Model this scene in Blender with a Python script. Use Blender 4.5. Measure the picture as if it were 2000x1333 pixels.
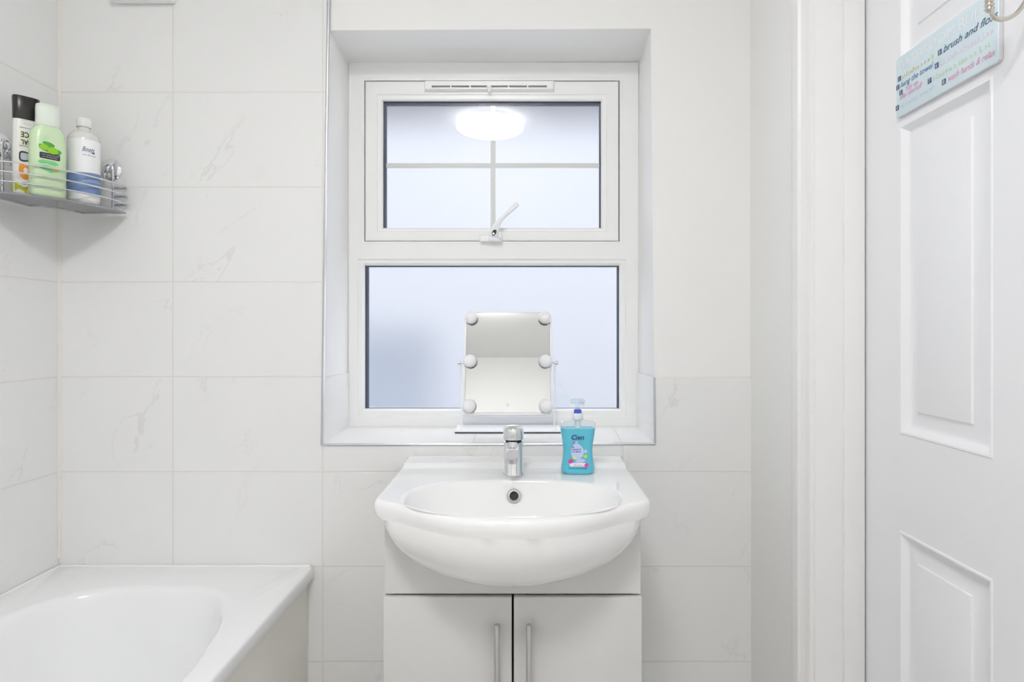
import bpy, bmesh, math, random
from mathutils import Vector, Matrix

# ------------------------------------------------------------------ clear
for o in list(bpy.data.objects):
    bpy.data.objects.remove(o)
sc = bpy.context.scene
COL = sc.collection

# ------------------------------------------------------------------ camera
# photo frame 2000 x 1333; focal length 1150 px; level camera with a slight shift
CAM_Z = 1.16
cam_d = bpy.data.cameras.new('camera')
cam = bpy.data.objects.new('camera', cam_d)
COL.objects.link(cam)
cam.location = (0.0, 0.0, CAM_Z)
cam.rotation_euler = (math.radians(90), 0, 0)
cam_d.sensor_fit = 'HORIZONTAL'
cam_d.sensor_width = 36.0
cam_d.lens = 1150.0 * 36.0 / 2000.0
cam_d.shift_x = -22.0 / 2000.0
cam_d.shift_y = -21.5 / 2000.0
cam_d.clip_start = 0.02
sc.camera = cam

# ------------------------------------------------------------------ sky outside, exposure
SKY_STRENGTH = 5.6
LAMP_STRENGTH = 41.0
world = bpy.data.worlds.new('sky')
sc.world = world
world.use_nodes = True
wn = world.node_tree.nodes
wl = world.node_tree.links
bg = wn['Background']
tc = wn.new('ShaderNodeTexCoord')
sep = wn.new('ShaderNodeSeparateXYZ')
ramp = wn.new('ShaderNodeValToRGB')
wl.new(tc.outputs['Generated'], sep.inputs[0])
wl.new(sep.outputs['Z'], ramp.inputs[0])
ramp.color_ramp.elements[0].position = 0.0
ramp.color_ramp.elements[0].color = (0.85, 0.88, 0.95, 1)
ramp.color_ramp.elements[1].position = 0.6
ramp.color_ramp.elements[1].color = (0.90, 0.93, 1.0, 1)
wl.new(ramp.outputs[0], bg.inputs[0])
bg.inputs[1].default_value = SKY_STRENGTH

sc.view_settings.view_transform = 'Standard'
sc.view_settings.look = 'None'
sc.view_settings.gamma = 1.0
sc.view_settings.use_curve_mapping = False
sc.view_settings.exposure = 0.0
sc.cycles.use_denoising = True
sc.cycles.max_bounces = 16
sc.cycles.diffuse_bounces = 10
sc.cycles.glossy_bounces = 6
sc.cycles.transmission_bounces = 12
sc.cycles.transparent_max_bounces = 16
sc.cycles.caustics_reflective = False
sc.cycles.caustics_refractive = True


# ------------------------------------------------------------------ helpers
ORI = {}          # world position of the thing an object belongs to


def ori(parent):
    return ORI.get(parent.name, Vector((0, 0, 0))) if parent else Vector((0, 0, 0))


class MB:
    """collects shapes in one bmesh; build() links them as ONE mesh object"""
    def __init__(self):
        self.bm = bmesh.new()
        self.mi = 0

    def face(self, vs):
        try:
            f = self.bm.faces.new(vs)
            f.material_index = self.mi
            return f
        except ValueError:
            return None

    def quad(self, *pts):
        return self.face([self.bm.verts.new(p) for p in pts])

    def box(self, x0, x1, y0, y1, z0, z1, bevel=0.0, seg=2):
        t = bmesh.new()
        bmesh.ops.create_cube(t, size=1.0)
        for v in t.verts:
            v.co = Vector(((x0 + x1) / 2 + v.co.x * (x1 - x0), (y0 + y1) / 2 + v.co.y * (y1 - y0), (z0 + z1) / 2 + v.co.z * (z1 - z0)))
        if bevel > 0:
            bmesh.ops.bevel(t, geom=list(t.edges), offset=bevel, segments=seg, profile=0.5, affect='EDGES')
        self.take(t)

    def take(self, t, mat=None):
        m = {}
        for v in t.verts:
            m[v] = self.bm.verts.new(mat @ v.co if mat else v.co)
        for f in t.faces:
            self.face([m[v] for v in f.verts])
        t.free()

    def loft(self, rings, cap0=False, cap1=False, closed=True):
        vr = [[self.bm.verts.new(p) for p in r] for r in rings]
        n = len(vr[0])
        for a, b in zip(vr, vr[1:]):
            for i in range(n if closed else n - 1):
                j = (i + 1) % n
                self.face([a[i], a[j], b[j], b[i]])
        if cap0:
            self.face(list(reversed(vr[0])))
        if cap1:
            self.face(vr[-1])
        return vr

    def fan(self, ring, centre):
        c = self.bm.verts.new(centre)
        n = len(ring)
        for i in range(n):
            self.face([ring[i], ring[(i + 1) % n], c])

    def lathe(self, prof, centre=(0, 0, 0), axis='z', n=32, flip=1):
        """prof: list of (radius, height)"""
        c = Vector(centre)
        rings = []
        for r, h in prof:
            ring = []
            for i in range(n):
                a = 2 * math.pi * i / n
                ca, sa = r * math.cos(a), r * math.sin(a)
                if axis == 'z':
                    p = Vector((ca, sa, h))
                elif axis == 'y':
                    p = Vector((ca, h * flip, sa))
                else:
                    p = Vector((h * flip, ca, sa))
                ring.append(c + p)
            rings.append(ring)
        self.loft(rings, cap0=True, cap1=True)

    def tube(self, pts, r, n=10, radii=None):
        pts = [Vector(p) for p in pts]
        rings = []
        nrm = None
        for i, p in enumerate(pts):
            if i == 0:
                t = pts[1] - pts[0]
            elif i == len(pts) - 1:
                t = pts[-1] - pts[-2]
            else:
                t = (pts[i + 1] - p).normalized() + (p - pts[i - 1]).normalized()
            t.normalize()
            if nrm is None:
                nrm = t.orthogonal().normalized()
            nrm = (nrm - t * nrm.dot(t))
            if nrm.length < 1e-6:
                nrm = t.orthogonal()
            nrm.normalize()
            b = t.cross(nrm)
            rr = radii[i] if radii else r
            rings.append([p + (nrm * math.cos(2 * math.pi * k / n) + b * math.sin(2 * math.pi * k / n)) * rr for k in range(n)])
        self.loft(rings, cap0=True, cap1=True)

    def rect_loft(self, levels, axis='y', cap0=False, cap1=False):
        """levels: (a0, a1, b0, b1, depth). axis y: a=x, b=z; axis x: a=y, b=z"""
        rings = []
        for a0, a1, b0, b1, d in levels:
            q = [(a0, b0), (a1, b0), (a1, b1), (a0, b1)]
            if axis == 'y':
                rings.append([Vector((a, d, b)) for a, b in q])
            else:
                rings.append([Vector((d, a, b)) for a, b in q])
        self.loft(rings, cap0, cap1)

    def prism(self, poly, axis, lo, hi):
        """poly: list of 2D points; axis x: (y,z); y: (x,z); z: (x,y)"""
        def P(a, b, h):
            return Vector((h, a, b)) if axis == 'x' else Vector((a, h, b)) if axis == 'y' else Vector((a, b, h))
        self.loft([[P(a, b, lo) for a, b in poly], [P(a, b, hi) for a, b in poly]], True, True)

    def build(self, name, mats, parent=None, angle=40, recalc=True):
        bm = self.bm
        off = ori(parent)
        if off.length:
            for v in bm.verts:
                v.co -= off
        if recalc:
            bmesh.ops.recalc_face_normals(bm, faces=bm.faces)
        me = bpy.data.meshes.new(name)
        bm.to_mesh(me)
        bm.free()
        for m in (mats if isinstance(mats, (list, tuple)) else [mats]):
            me.materials.append(m)
        me.polygons.foreach_set('use_smooth', [True] * len(me.polygons))
        me.set_sharp_from_angle(angle=math.radians(angle))
        o = bpy.data.objects.new(name, me)
        COL.objects.link(o)
        if parent:
            o.parent = parent
            ORI[o.name] = off
        return o


def tag(o, label, cat, group=None):
    o['label'] = label
    o['category'] = cat
    if group:
        o['group'] = group
    return o


def thing(name, loc, label, cat, group=None, local=False):
    """an Empty at the base of a thing. local=True: its parts are modelled round the origin"""
    o = bpy.data.objects.new(name, None)
    COL.objects.link(o)
    o.empty_display_size = 0.05
    o.location = loc
    ORI[o.name] = Vector((0, 0, 0)) if local else Vector(loc)
    return tag(o, label, cat, group)


def structure(o):
    o['kind'] = 'structure'
    return o


def copy_part(o, parent, dx=(0, 0, 0)):
    c = o.copy()
    COL.objects.link(c)
    c.parent = parent
    c.location = Vector(o.location) + Vector(dx)
    ORI[c.name] = ORI.get(o.name, Vector((0, 0, 0)))
    return c


def smooth_path(pts, sub=6, closed=False):
    pts = [Vector(p) for p in pts]
    n = len(pts)
    out = []
    for i in range(n if closed else n - 1):
        p1, p2 = pts[i], pts[(i + 1) % n]
        p0 = pts[i - 1] if (i > 0 or closed) else p1 * 2 - p2
        p3 = pts[(i + 2) % n] if (i + 2 < n or closed) else p2 * 2 - p1
        for k in range(sub):
            t = k / sub
            out.append(0.5 * ((2 * p1) + (p2 - p0) * t + (2 * p0 - 5 * p1 + 4 * p2 - p3) * t * t + (3 * p1 - p0 - 3 * p2 + p3) * t ** 3))
    if not closed:
        out.append(pts[-1])
    return out


def sstep(a, b, x):
    t = max(0.0, min(1.0, (x - a) / (b - a)))
    return t * t * (3 - 2 * t)


# ---- lettering: font outlines turned into faces and laid on a surface
def letters(mb, text, size, place, shear=0.0, align='LEFT', bold=0.0, width=None):
    cu = bpy.data.curves.new('lettering', 'FONT')
    cu.body = text
    cu.size = size
    cu.shear = shear
    cu.align_x = align
    cu.offset = bold
    cu.resolution_u = 3
    o = bpy.data.objects.new('lettering', cu)
    COL.objects.link(o)
    me = bpy.data.meshes.new_from_object(o)
    sx = 1.0
    if width and len(me.vertices):
        xs = [v.co.x for v in me.vertices]
        sx = width / max(1e-6, max(xs) - min(xs))
    vs = [mb.bm.verts.new(place(v.co.x * sx, v.co.y)) for v in me.vertices]
    for p in me.polygons:
        mb.face([vs[i] for i in p.vertices])
    bpy.data.objects.remove(o)
    bpy.data.curves.remove(cu)
    bpy.data.meshes.remove(me)


def faint_writing(mb, w, h, place, seed=1, stroke=0.18):
    """a line of print too small to be read: a row of short strokes"""
    rnd = random.Random(seed)
    x = 0.0
    while x < w:
        cw = h * rnd.uniform(0.35, 0.6)
        hh = h * rnd.choice((0.7, 0.7, 1.0, 0.75))
        sw = h * stroke
        def q(x0, x1, y0, y1):
            mb.quad(place(x0, y0), place(x1, y0), place(x1, y1), place(x0, y1))
        q(x, x + sw, 0, hh)
        k = rnd.random()
        if k < 0.4:
            q(x + cw - sw, x + cw, 0, hh * 0.75)
            q(x + sw, x + cw - sw, hh * 0.4, hh * 0.4 + sw)
        elif k < 0.7:
            q(x + sw, x + cw, hh * 0.4, hh * 0.4 + sw)
        else:
            q(x + sw, x + cw, 0, sw)
        x += cw + h * (0.25 if rnd.random() > 0.16 else 0.6)


def patch(mb, pts, place, sub=1):
    """a filled 2D outline laid on a surface, cut in a fan round its middle"""
    cx = sum(p[0] for p in pts) / len(pts)
    cy = sum(p[1] for p in pts) / len(pts)
    rings = []
    for s in (0.34, 0.67, 1.0):
        rings.append([mb.bm.verts.new(place(cx + (x - cx) * s, cy + (y - cy) * s)) for x, y in pts])
    c = mb.bm.verts.new(place(cx, cy))
    n = len(pts)
    for i in range(n):
        j = (i + 1) % n
        mb.face([c, rings[0][i], rings[0][j]])
        for a, b in zip(rings, rings[1:]):
            mb.face([a[i], a[j], b[j], b[i]])


def ell(cx, cy, rx, ry, n=20, rot=0.0):
    return [(cx + rx * math.cos(t) * math.cos(rot) - ry * math.sin(t) * math.sin(rot), cy + rx * math.cos(t) * math.sin(rot) + ry * math.sin(t) * math.cos(rot))
            for t in [2 * math.pi * i / n for i in range(n)]]


def rrect(x0, x1, y0, y1, r, n=5):
    out = []
    for cx, cy, a0 in ((x1 - r, y0 + r, -90), (x1 - r, y1 - r, 0), (x0 + r, y1 - r, 90), (x0 + r, y0 + r, 180)):
        for i in range(n + 1):
            a = math.radians(a0 + 90 * i / n)
            out.append((cx + r * math.cos(a), cy + r * math.sin(a)))
    return out


# ------------------------------------------------------------------ materials
def pm(name, col, rough=0.5, metal=0.0, spec=0.5, coat=0.0, trans=0.0, noise=0.0, emit=None, emit_s=0.0, alpha=1.0):
    m = bpy.data.materials.new(name)
    m.use_nodes = True
    nt = m.node_tree
    b = nt.nodes['Principled BSDF']
    b.inputs['Base Color'].default_value = (*col, 1)
    b.inputs['Roughness'].default_value = rough
    b.inputs['Metallic'].default_value = metal
    b.inputs['Specular IOR Level'].default_value = spec
    b.inputs['Coat Weight'].default_value = coat
    b.inputs['Coat Roughness'].default_value = 0.04
    b.inputs['Transmission Weight'].default_value = trans
    if emit:
        b.inputs['Emission Color'].default_value = (*emit, 1)
        b.inputs['Emission Strength'].default_value = emit_s
    if noise > 0:
        t = nt.nodes.new('ShaderNodeTexCoord')
        n = nt.nodes.new('ShaderNodeTexNoise')
        n.inputs['Scale'].default_value = 60
        n.inputs['Detail'].default_value = 4
        bp = nt.nodes.new('ShaderNodeBump')
        bp.inputs['Strength'].default_value = noise
        bp.inputs['Distance'].default_value = 0.002
        nt.links.new(t.outputs['Object'], n.inputs['Vector'])
        nt.links.new(n.outputs['Fac'], bp.inputs['Height'])
        nt.links.new(bp.outputs[0], b.inputs['Normal'])
    return m


def tile_material(name, along, u0, pu, z0, pz, joint=0.0030):
    """pale marble-look wall tiles: grid, grout joints with a groove, faint grey veins that differ from tile to tile"""
    m = bpy.data.materials.new(name)
    m.use_nodes = True
    nt = m.node_tree
    N, Lk = nt.nodes, nt.links
    b = N['Principled BSDF']

    def math_(op, a, c=None, clamp=False):
        n = N.new('ShaderNodeMath')
        n.operation = op
        n.use_clamp = clamp
        for i, v in enumerate((a, c)):
            if v is None:
                continue
            if isinstance(v, (int, float)):
                n.inputs[i].default_value = v
            else:
                Lk.new(v, n.inputs[i])
        return n.outputs[0]
    t = N.new('ShaderNodeTexCoord')
    s = N.new('ShaderNodeSeparateXYZ')
    Lk.new(t.outputs['Object'], s.inputs[0])
    su = math_('DIVIDE', math_('SUBTRACT', s.outputs[along], u0), pu)
    sv = math_('DIVIDE', math_('SUBTRACT', s.outputs['Z'], z0), pz)
    iu, iv = math_('FLOOR', su), math_('FLOOR', sv)
    fu, fv = math_('SUBTRACT', su, iu), math_('SUBTRACT', sv, iv)
    du = math_('MULTIPLY', math_('SUBTRACT', 0.5, math_('ABSOLUTE', math_('SUBTRACT', fu, 0.5))), pu)
    dv = math_('MULTIPLY', math_('SUBTRACT', 0.5, math_('ABSOLUTE', math_('SUBTRACT', fv, 0.5))), pz)
    edge = math_('MINIMUM', du, dv)
    mr = N.new('ShaderNodeMapRange')
    mr.inputs['From Min'].default_value = joint * 0.35
    mr.inputs['From Max'].default_value = joint * 0.65
    Lk.new(edge, mr.inputs['Value'])
    tilemask = mr.outputs[0]
    # per-tile offset of the vein pattern
    cb = N.new('ShaderNodeCombineXYZ')
    Lk.new(iu, cb.inputs[0]); Lk.new(iv, cb.inputs[1])
    wn_ = N.new('ShaderNodeTexWhiteNoise')
    wn_.noise_dimensions = '3D'
    Lk.new(cb.outputs[0], wn_.inputs['Vector'])
    vm = N.new('ShaderNodeVectorMath'); vm.operation = 'MULTIPLY_ADD'
    Lk.new(wn_.outputs['Color'], vm.inputs[0])
    vm.inputs[1].default_value = (9, 9, 9)
    cb2 = N.new('ShaderNodeCombineXYZ')
    # veins run on a slant
    Lk.new(math_('ADD', s.outputs[along], math_('MULTIPLY', s.outputs['Z'], -0.75)), cb2.inputs[0])
    Lk.new(math_('ADD', math_('MULTIPLY', s.outputs['Z'], 0.42), math_('MULTIPLY', s.outputs[along], 0.34)), cb2.inputs[1])
    Lk.new(cb2.outputs[0], vm.inputs[2])
    n1 = N.new('ShaderNodeTexNoise')
    n1.inputs['Scale'].default_value = 4.2
    n1.inputs['Detail'].default_value = 7
    n1.inputs['Roughness'].default_value = 0.58
    n1.inputs['Distortion'].default_value = 0.35
    Lk.new(vm.outputs[0], n1.inputs['Vector'])
    vein = math_('ABSOLUTE', math_('SUBTRACT', n1.outputs['Fac'], 0.5))
    mv = N.new('ShaderNodeMapRange')
    mv.inputs['From Min'].default_value = 0.0
    mv.inputs['From Max'].default_value = 0.010
    mv.inputs['To Min'].default_value = 1.0
    mv.inputs['To Max'].default_value = 0.0
    Lk.new(vein, mv.inputs['Value'])
    n2 = N.new('ShaderNodeTexNoise')
    n2.inputs['Scale'].default_value = 5.5
    n2.inputs['Detail'].default_value = 2
    va = N.new('ShaderNodeVectorMath'); va.operation = 'ADD'
    va.inputs[1].default_value = (3.3, 7.1, 1.7)
    Lk.new(vm.outputs[0], va.inputs[0])
    Lk.new(va.outputs[0], n2.inputs['Vector'])
    mk = N.new('ShaderNodeMapRange')
    mk.inputs['From Min'].default_value = 0.50
    mk.inputs['From Max'].default_value = 0.66
    Lk.new(n2.outputs['Fac'], mk.inputs['Value'])
    veinf = math_('MULTIPLY', math_('MULTIPLY', mv.outputs[0], mk.outputs[0]), 0.30)
    cloud = math_('MULTIPLY', mk.outputs[0], 0.018)
    mix1 = N.new('ShaderNodeMix'); mix1.data_type = 'RGBA'
    mix1.inputs['A'].default_value = (0.80, 0.80, 0.795, 1)
    mix1.inputs['B'].default_value = (0.50, 0.49, 0.48, 1)
    Lk.new(math_('ADD', veinf, cloud), mix1.inputs['Factor'])
    mix2 = N.new('ShaderNodeMix'); mix2.data_type = 'RGBA'
    mix2.inputs['A'].default_value = (0.74, 0.725, 0.695, 1)
    Lk.new(tilemask, mix2.inputs['Factor'])
    Lk.new(mix1.outputs['Result'], mix2.inputs['B'])
    Lk.new(mix2.outputs['Result'], b.inputs['Base Color'])
    rr = N.new('ShaderNodeMapRange')
    rr.inputs['To Min'].default_value = 0.8
    rr.inputs['To Max'].default_value = 0.28
    Lk.new(tilemask, rr.inputs['Value'])
    Lk.new(rr.outputs[0], b.inputs['Roughness'])
    b.inputs['Specular IOR Level'].default_value = 0.35
    me = N.new('ShaderNodeMapRange')
    me.inputs['From Min'].default_value = joint * 0.3
    me.inputs['From Max'].default_value = joint * 0.9
    Lk.new(edge, me.inputs['Value'])
    bp = N.new('ShaderNodeBump')
    bp.inputs['Strength'].default_value = 0.5
    bp.inputs['Distance'].default_value = 0.0012
    Lk.new(me.outputs[0], bp.inputs['Height'])
    Lk.new(bp.outputs[0], b.inputs['Normal'])
    return m


def floor_material():
    m = bpy.data.materials.new('grey_vinyl_floor')
    m.use_nodes = True
    nt = m.node_tree
    b = nt.nodes['Principled BSDF']
    t = nt.nodes.new('ShaderNodeTexCoord')
    br = nt.nodes.new('ShaderNodeTexBrick')
    br.offset = 0.5
    br.inputs['Scale'].default_value = 3.0
    br.inputs['Color1'].default_value = (0.72, 0.71, 0.69, 1)
    br.inputs['Color2'].default_value = (0.68, 0.67, 0.65, 1)
    br.inputs['Mortar'].default_value = (0.42, 0.41, 0.40, 1)
    br.inputs['Mortar Size'].default_value = 0.006
    nt.links.new(t.outputs['Object'], br.inputs['Vector'])
    nt.links.new(br.outputs['Color'], b.inputs['Base Color'])
    b.inputs['Roughness'].default_value = 0.4
    return m


def clear_material(name, tint=(1, 1, 1), ior=1.5, rough=0.0, boost=1.0):
    """thin clear sheet: lets light straight through and mirrors by its Fresnel share"""
    m = bpy.data.materials.new(name)
    m.use_nodes = True
    nt = m.node_tree
    for n in list(nt.nodes):
        nt.nodes.remove(n)
    out = nt.nodes.new('ShaderNodeOutputMaterial')
    mx = nt.nodes.new('ShaderNodeMixShader')
    tr = nt.nodes.new('ShaderNodeBsdfTransparent')
    tr.inputs[0].default_value = (*tint, 1)
    gl = nt.nodes.new('ShaderNodeBsdfGlossy')
    gl.inputs['Roughness'].default_value = rough
    # Schlick's approximation: the same from both faces of the sheet
    f0 = ((ior - 1) / (ior + 1)) ** 2
    lw = nt.nodes.new('ShaderNodeLayerWeight')
    lw.inputs['Blend'].default_value = 0.5
    pw = nt.nodes.new('ShaderNodeMath'); pw.operation = 'POWER'
    nt.links.new(lw.outputs['Facing'], pw.inputs[0])
    pw.inputs[1].default_value = 5.0
    ma = nt.nodes.new('ShaderNodeMath'); ma.operation = 'MULTIPLY_ADD'
    nt.links.new(pw.outputs[0], ma.inputs[0])
    ma.inputs[1].default_value = 1 - f0
    ma.inputs[2].default_value = f0
    nt.links.new(ma.outputs[0], mx.inputs[0])
    nt.links.new(tr.outputs[0], mx.inputs[1])
    nt.links.new(gl.outputs[0], mx.inputs[2])
    nt.links.new(mx.outputs[0], out.inputs[0])
    return m


def frosted_material():
    m = bpy.data.materials.new('obscured_glass')
    m.use_nodes = True
    nt = m.node_tree
    for n in list(nt.nodes):
        nt.nodes.remove(n)
    out = nt.nodes.new('ShaderNodeOutputMaterial')
    mx = nt.nodes.new('ShaderNodeMixShader')
    tl = nt.nodes.new('ShaderNodeBsdfRefraction')
    tl.inputs['Color'].default_value = (0.96, 0.975, 0.99, 1)
    tl.inputs['Roughness'].default_value = 0.62
    tl.inputs['IOR'].default_value = 1.45
    df = nt.nodes.new('ShaderNodeBsdfDiffuse')
    df.inputs[0].default_value = (0.9, 0.92, 0.95, 1)
    mx.inputs[0].default_value = 0.06
    t = nt.nodes.new('ShaderNodeTexCoord')
    ns = nt.nodes.new('ShaderNodeTexNoise')
    ns.inputs['Scale'].default_value = 260
    bp = nt.nodes.new('ShaderNodeBump')
    bp.inputs['Strength'].default_value = 0.15
    nt.links.new(t.outputs['Object'], ns.inputs['Vector'])
    nt.links.new(ns.outputs['Fac'], bp.inputs['Height'])
    nt.links.new(bp.outputs[0], df.inputs['Normal'])
    nt.links.new(bp.outputs[0], tl.inputs['Normal'])
    nt.links.new(tl.outputs[0], mx.inputs[1])
    nt.links.new(df.outputs[0], mx.inputs[2])
    nt.links.new(mx.outputs[0], out.inputs[0])
    return m


M = {}
M['plaster'] = pm('white_plaster', (0.83, 0.827, 0.818), 0.75, spec=0.25, noise=0.06)
M['ceiling'] = pm('white_ceiling_paint', (0.80, 0.80, 0.79), 0.9, spec=0.2)
M['tile_back'] = tile_material('marble_tile_back', 'X', -0.923, 0.395, 1.036, 0.25)
M['tile_left'] = tile_material('marble_tile_left', 'Y', 1.155, 0.395, 1.036, 0.25)
M['tile_sill'] = tile_material('marble_tile_sill', 'X', -0.923, 0.395, 0.836, 0.4)
M['floor'] = floor_material()
M['upvc'] = pm('white_window_plastic', (0.85, 0.85, 0.845), 0.3, spec=0.45)
M['bar_white'] = pm('white_glazing_bar', (0.80, 0.81, 0.80), 0.5)
M['spacer'] = pm('navy_glazing_spacer', (0.045, 0.06, 0.11), 0.5)
M['clear'] = clear_material('clear_glass')
M['frosted'] = frosted_material()
M['see'] = clear_material('frosted_back_face')
M['chrome'] = pm('polished_chrome', (0.80, 0.81, 0.83), 0.07, 1.0)
M['satin'] = pm('brushed_steel', (0.62, 0.61, 0.62), 0.22, 1.0)
M['nickel'] = pm('satin_nickel', (0.62, 0.57, 0.51), 0.22, 1.0)
M['trimmetal'] = pm('bright_edge_trim', (0.62, 0.62, 0.65), 0.32, 0.9)
M['sealant'] = pm('cream_sealant', (0.78, 0.75, 0.69), 0.6)
M['ceramic'] = pm('white_ceramic', (0.86, 0.86, 0.86), 0.07, spec=0.5)
M['acrylic'] = pm('white_bath_acrylic', (0.84, 0.845, 0.855), 0.14)
M['bath_panel'] = pm('cream_bath_panel', (0.85, 0.82, 0.78), 0.4)
M['cabinet'] = pm('white_foil_cabinet', (0.64, 0.636, 0.625), 0.3)
M['cabinet_shade'] = pm('painted_cabinet_shade', (0.10, 0.10, 0.10), 0.8)
M['door'] = pm('white_gloss_door_paint', (0.82, 0.825, 0.845), 0.33)
M['wood'] = pm('white_gloss_woodwork', (0.83, 0.82, 0.82), 0.4)
M['mirror'] = pm('mirror_silver', (0.77, 0.785, 0.78), 0.01, 1.0)
M['white_metal'] = pm('white_enamel', (0.86, 0.86, 0.87), 0.3)
M['bulb'] = pm('frosted_bulb', (0.86, 0.86, 0.88), 0.15)
M['rubber'] = pm('black_rubber', (0.03, 0.03, 0.035), 0.6)
M['black'] = pm('black_plastic', (0.018, 0.017, 0.016), 0.25)
M['dark_hole'] = pm('dark_hole', (0.03, 0.03, 0.03), 0.5)
M['slot'] = pm('grey_vent_slot', (0.30, 0.30, 0.31), 0.6)
M['lamp'] = pm('lit_opal_diffuser', (0.9, 0.9, 0.88), 0.4, emit=(0.995, 0.99, 0.985), emit_s=LAMP_STRENGTH)
M['soap'] = pm('cyan_liquid_soap', (0.12, 0.59, 0.75), 0.25)
M['bluecap'] = pm('blue_plastic', (0.06, 0.10, 0.62), 0.3)
M['plasticclear'] = clear_material('clear_plastic', (0.93, 0.96, 0.97), 1.45, 0.03)
M['pump'] = pm('milky_pump_plastic', (0.80, 0.84, 0.86), 0.2)
M['navyink'] = pm('navy_print', (0.02, 0.035, 0.17), 0.4)
M['lilac'] = pm('lilac_print', (0.52, 0.60, 0.86), 0.4)
M['magenta'] = pm('magenta_print', (0.72, 0.04, 0.36), 0.4)
M['limegreen'] = pm('lime_print', (0.42, 0.75, 0.05), 0.4)
M['paleyellow'] = pm('pale_yellow_print', (0.72, 0.72, 0.30), 0.4)
M['whiteink'] = pm('white_print', (0.85, 0.85, 0.88), 0.4)
M['soapink'] = pm('dark_teal_print', (0.02, 0.16, 0.30), 0.4)
M['bottle_white'] = pm('white_bottle_plastic', (0.80, 0.80, 0.77), 0.25)
M['bottle_green'] = pm('pale_green_bottle', (0.60, 0.76, 0.50), 0.25)
M['cap_green'] = pm('pale_mint_cap', (0.74, 0.80, 0.72), 0.3)
M['cap_white'] = pm('white_cap', (0.80, 0.80, 0.78), 0.3)
M['bottle_clear'] = pm('milky_clear_bottle', (0.72, 0.72, 0.70), 0.12)
M['label_white'] = pm('white_label', (0.86, 0.86, 0.88), 0.4)
M['label_blue'] = pm('slate_blue_label', (0.18, 0.27, 0.50), 0.4)
M['label_blue_light'] = pm('light_blue_label', (0.27, 0.38, 0.66), 0.4)
M['label_cream'] = pm('cream_label', (0.80, 0.80, 0.62), 0.4)
M['ink'] = pm('black_print', (0.03, 0.03, 0.03), 0.5)
M['tray'] = pm('dull_chrome_tray', (0.42, 0.43, 0.45), 0.25, 1.0)
M['greyink'] = pm('grey_print', (0.35, 0.35, 0.35), 0.5)
M['greypanel'] = pm('grey_blue_print', (0.50, 0.54, 0.60), 0.5)
M['orange'] = pm('orange_print', (0.85, 0.30, 0.02), 0.4)
M['mustard'] = pm('mustard_print', (0.55, 0.52, 0.01), 0.4)
M['leaf'] = pm('apple_green_print', (0.28, 0.58, 0.02), 0.4)
M['leaf_dark'] = pm('leaf_green_print', (0.08, 0.36, 0.05), 0.4)
M['mintprint'] = pm('mint_green_print', (0.20, 0.60, 0.24), 0.4)
M['amber'] = pm('amber_print', (0.70, 0.62, 0.10), 0.4)
M['sign'] = pm('pale_blue_sign_board', (0.66, 0.78, 0.83), 0.5)
M['signedge'] = pm('grey_sign_edge', (0.66, 0.65, 0.67), 0.5)
M['sign_navy'] = pm('sign_navy_print', (0.06, 0.11, 0.20), 0.5)
M['sign_blue'] = pm('sign_blue_print', (0.10, 0.22, 0.38), 0.5)
M['sign_white'] = pm('sign_white_print', (0.83, 0.83, 0.86), 0.5)
M['sign_pink'] = pm('sign_pink_print', (0.72, 0.26, 0.46), 0.5)
M['sign_palepink'] = pm('sign_pale_pink_print', (0.78, 0.66, 0.78), 0.5)
M['sign_yellow'] = pm('sign_mustard_print', (0.60, 0.56, 0.26), 0.5)
M['sign_green'] = pm('sign_pale_green_print', (0.58, 0.68, 0.44), 0.5)
M['sign_grey'] = pm('sign_pale_grey_print', (0.60, 0.68, 0.76), 0.5)
M['brick'] = pm('white_render', (0.80, 0.80, 0.79), 0.9)
M['backdrop'] = pm('dark_grey_backdrop', (0.235, 0.238, 0.252), 0.9)
M['shade_block'] = pm('slate_blue_shade_block', (0.35, 0.385, 0.44), 0.9)
M['shade_board'] = pm('grey_shade_board', (0.16, 0.16, 0.18), 0.8)
M['ground'] = pm('grey_concrete', (0.55, 0.555, 0.56), 0.9)
M['light_stop'] = pm('light_stop_grey', (0.25, 0.25, 0.25), 0.8)

# ================================================================== THE ROOM
XL, XR, YB, YF, ZC = -1.222, 0.60, 1.55, -1.0, 2.40
YP = 1.556                                  # plaster face; tiles stand 6 mm proud of it
HL0, HL1 = (-0.531, 0.8567), (-0.515, 1.9525)   # left edge of the window hole, bottom and top
HR0, HR1 = (0.3477, 0.859), (0.337, 1.957)      # right edge
YW = 1.725                                  # face of the window frame
YO = 1.80                                   # outer face of the wall


def hl(z):
    return HL0[0] + (HL1[0] - HL0[0]) * (z - HL0[1]) / (HL1[1] - HL0[1])


def hr(z):
    return HR0[0] + (HR1[0] - HR0[0]) * (z - HR0[1]) / (HR1[1] - HR0[1])


mb = MB()
mb.box(XL - 0.1, 0.80, YF - 0.1, YO, -0.1, 0.0)
structure(mb.build('floor', M['floor']))
mb = MB()
mb.box(XL - 0.1, 0.80, YF - 0.1, YO, ZC, ZC + 0.1)
structure(mb.build('ceiling', M['ceiling']))
mb = MB()
mb.box(XL - 0.1, XL, YF - 0.1, YO, 0, ZC)
structure(mb.build('wall_left', M['tile_left']))
mb = MB()
mb.box(XL, 0.745, YF - 0.1, YF, 0, ZC)
structure(mb.build('wall_front', M['plaster']))

# --- wall with the window: plaster with a hole, tiles on top
mb = MB()
x0, x1 = XL, 0.745
IN = [(-0.513, 0.875), (0.337, 0.875), (0.339, 1.9465), (-0.513, 1.9445)]       # inner hole at the frame
OUT = [HL0, HR0, HR1, HL1]


def v3(p, y):
    return Vector((p[0], y, p[1]))


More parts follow.
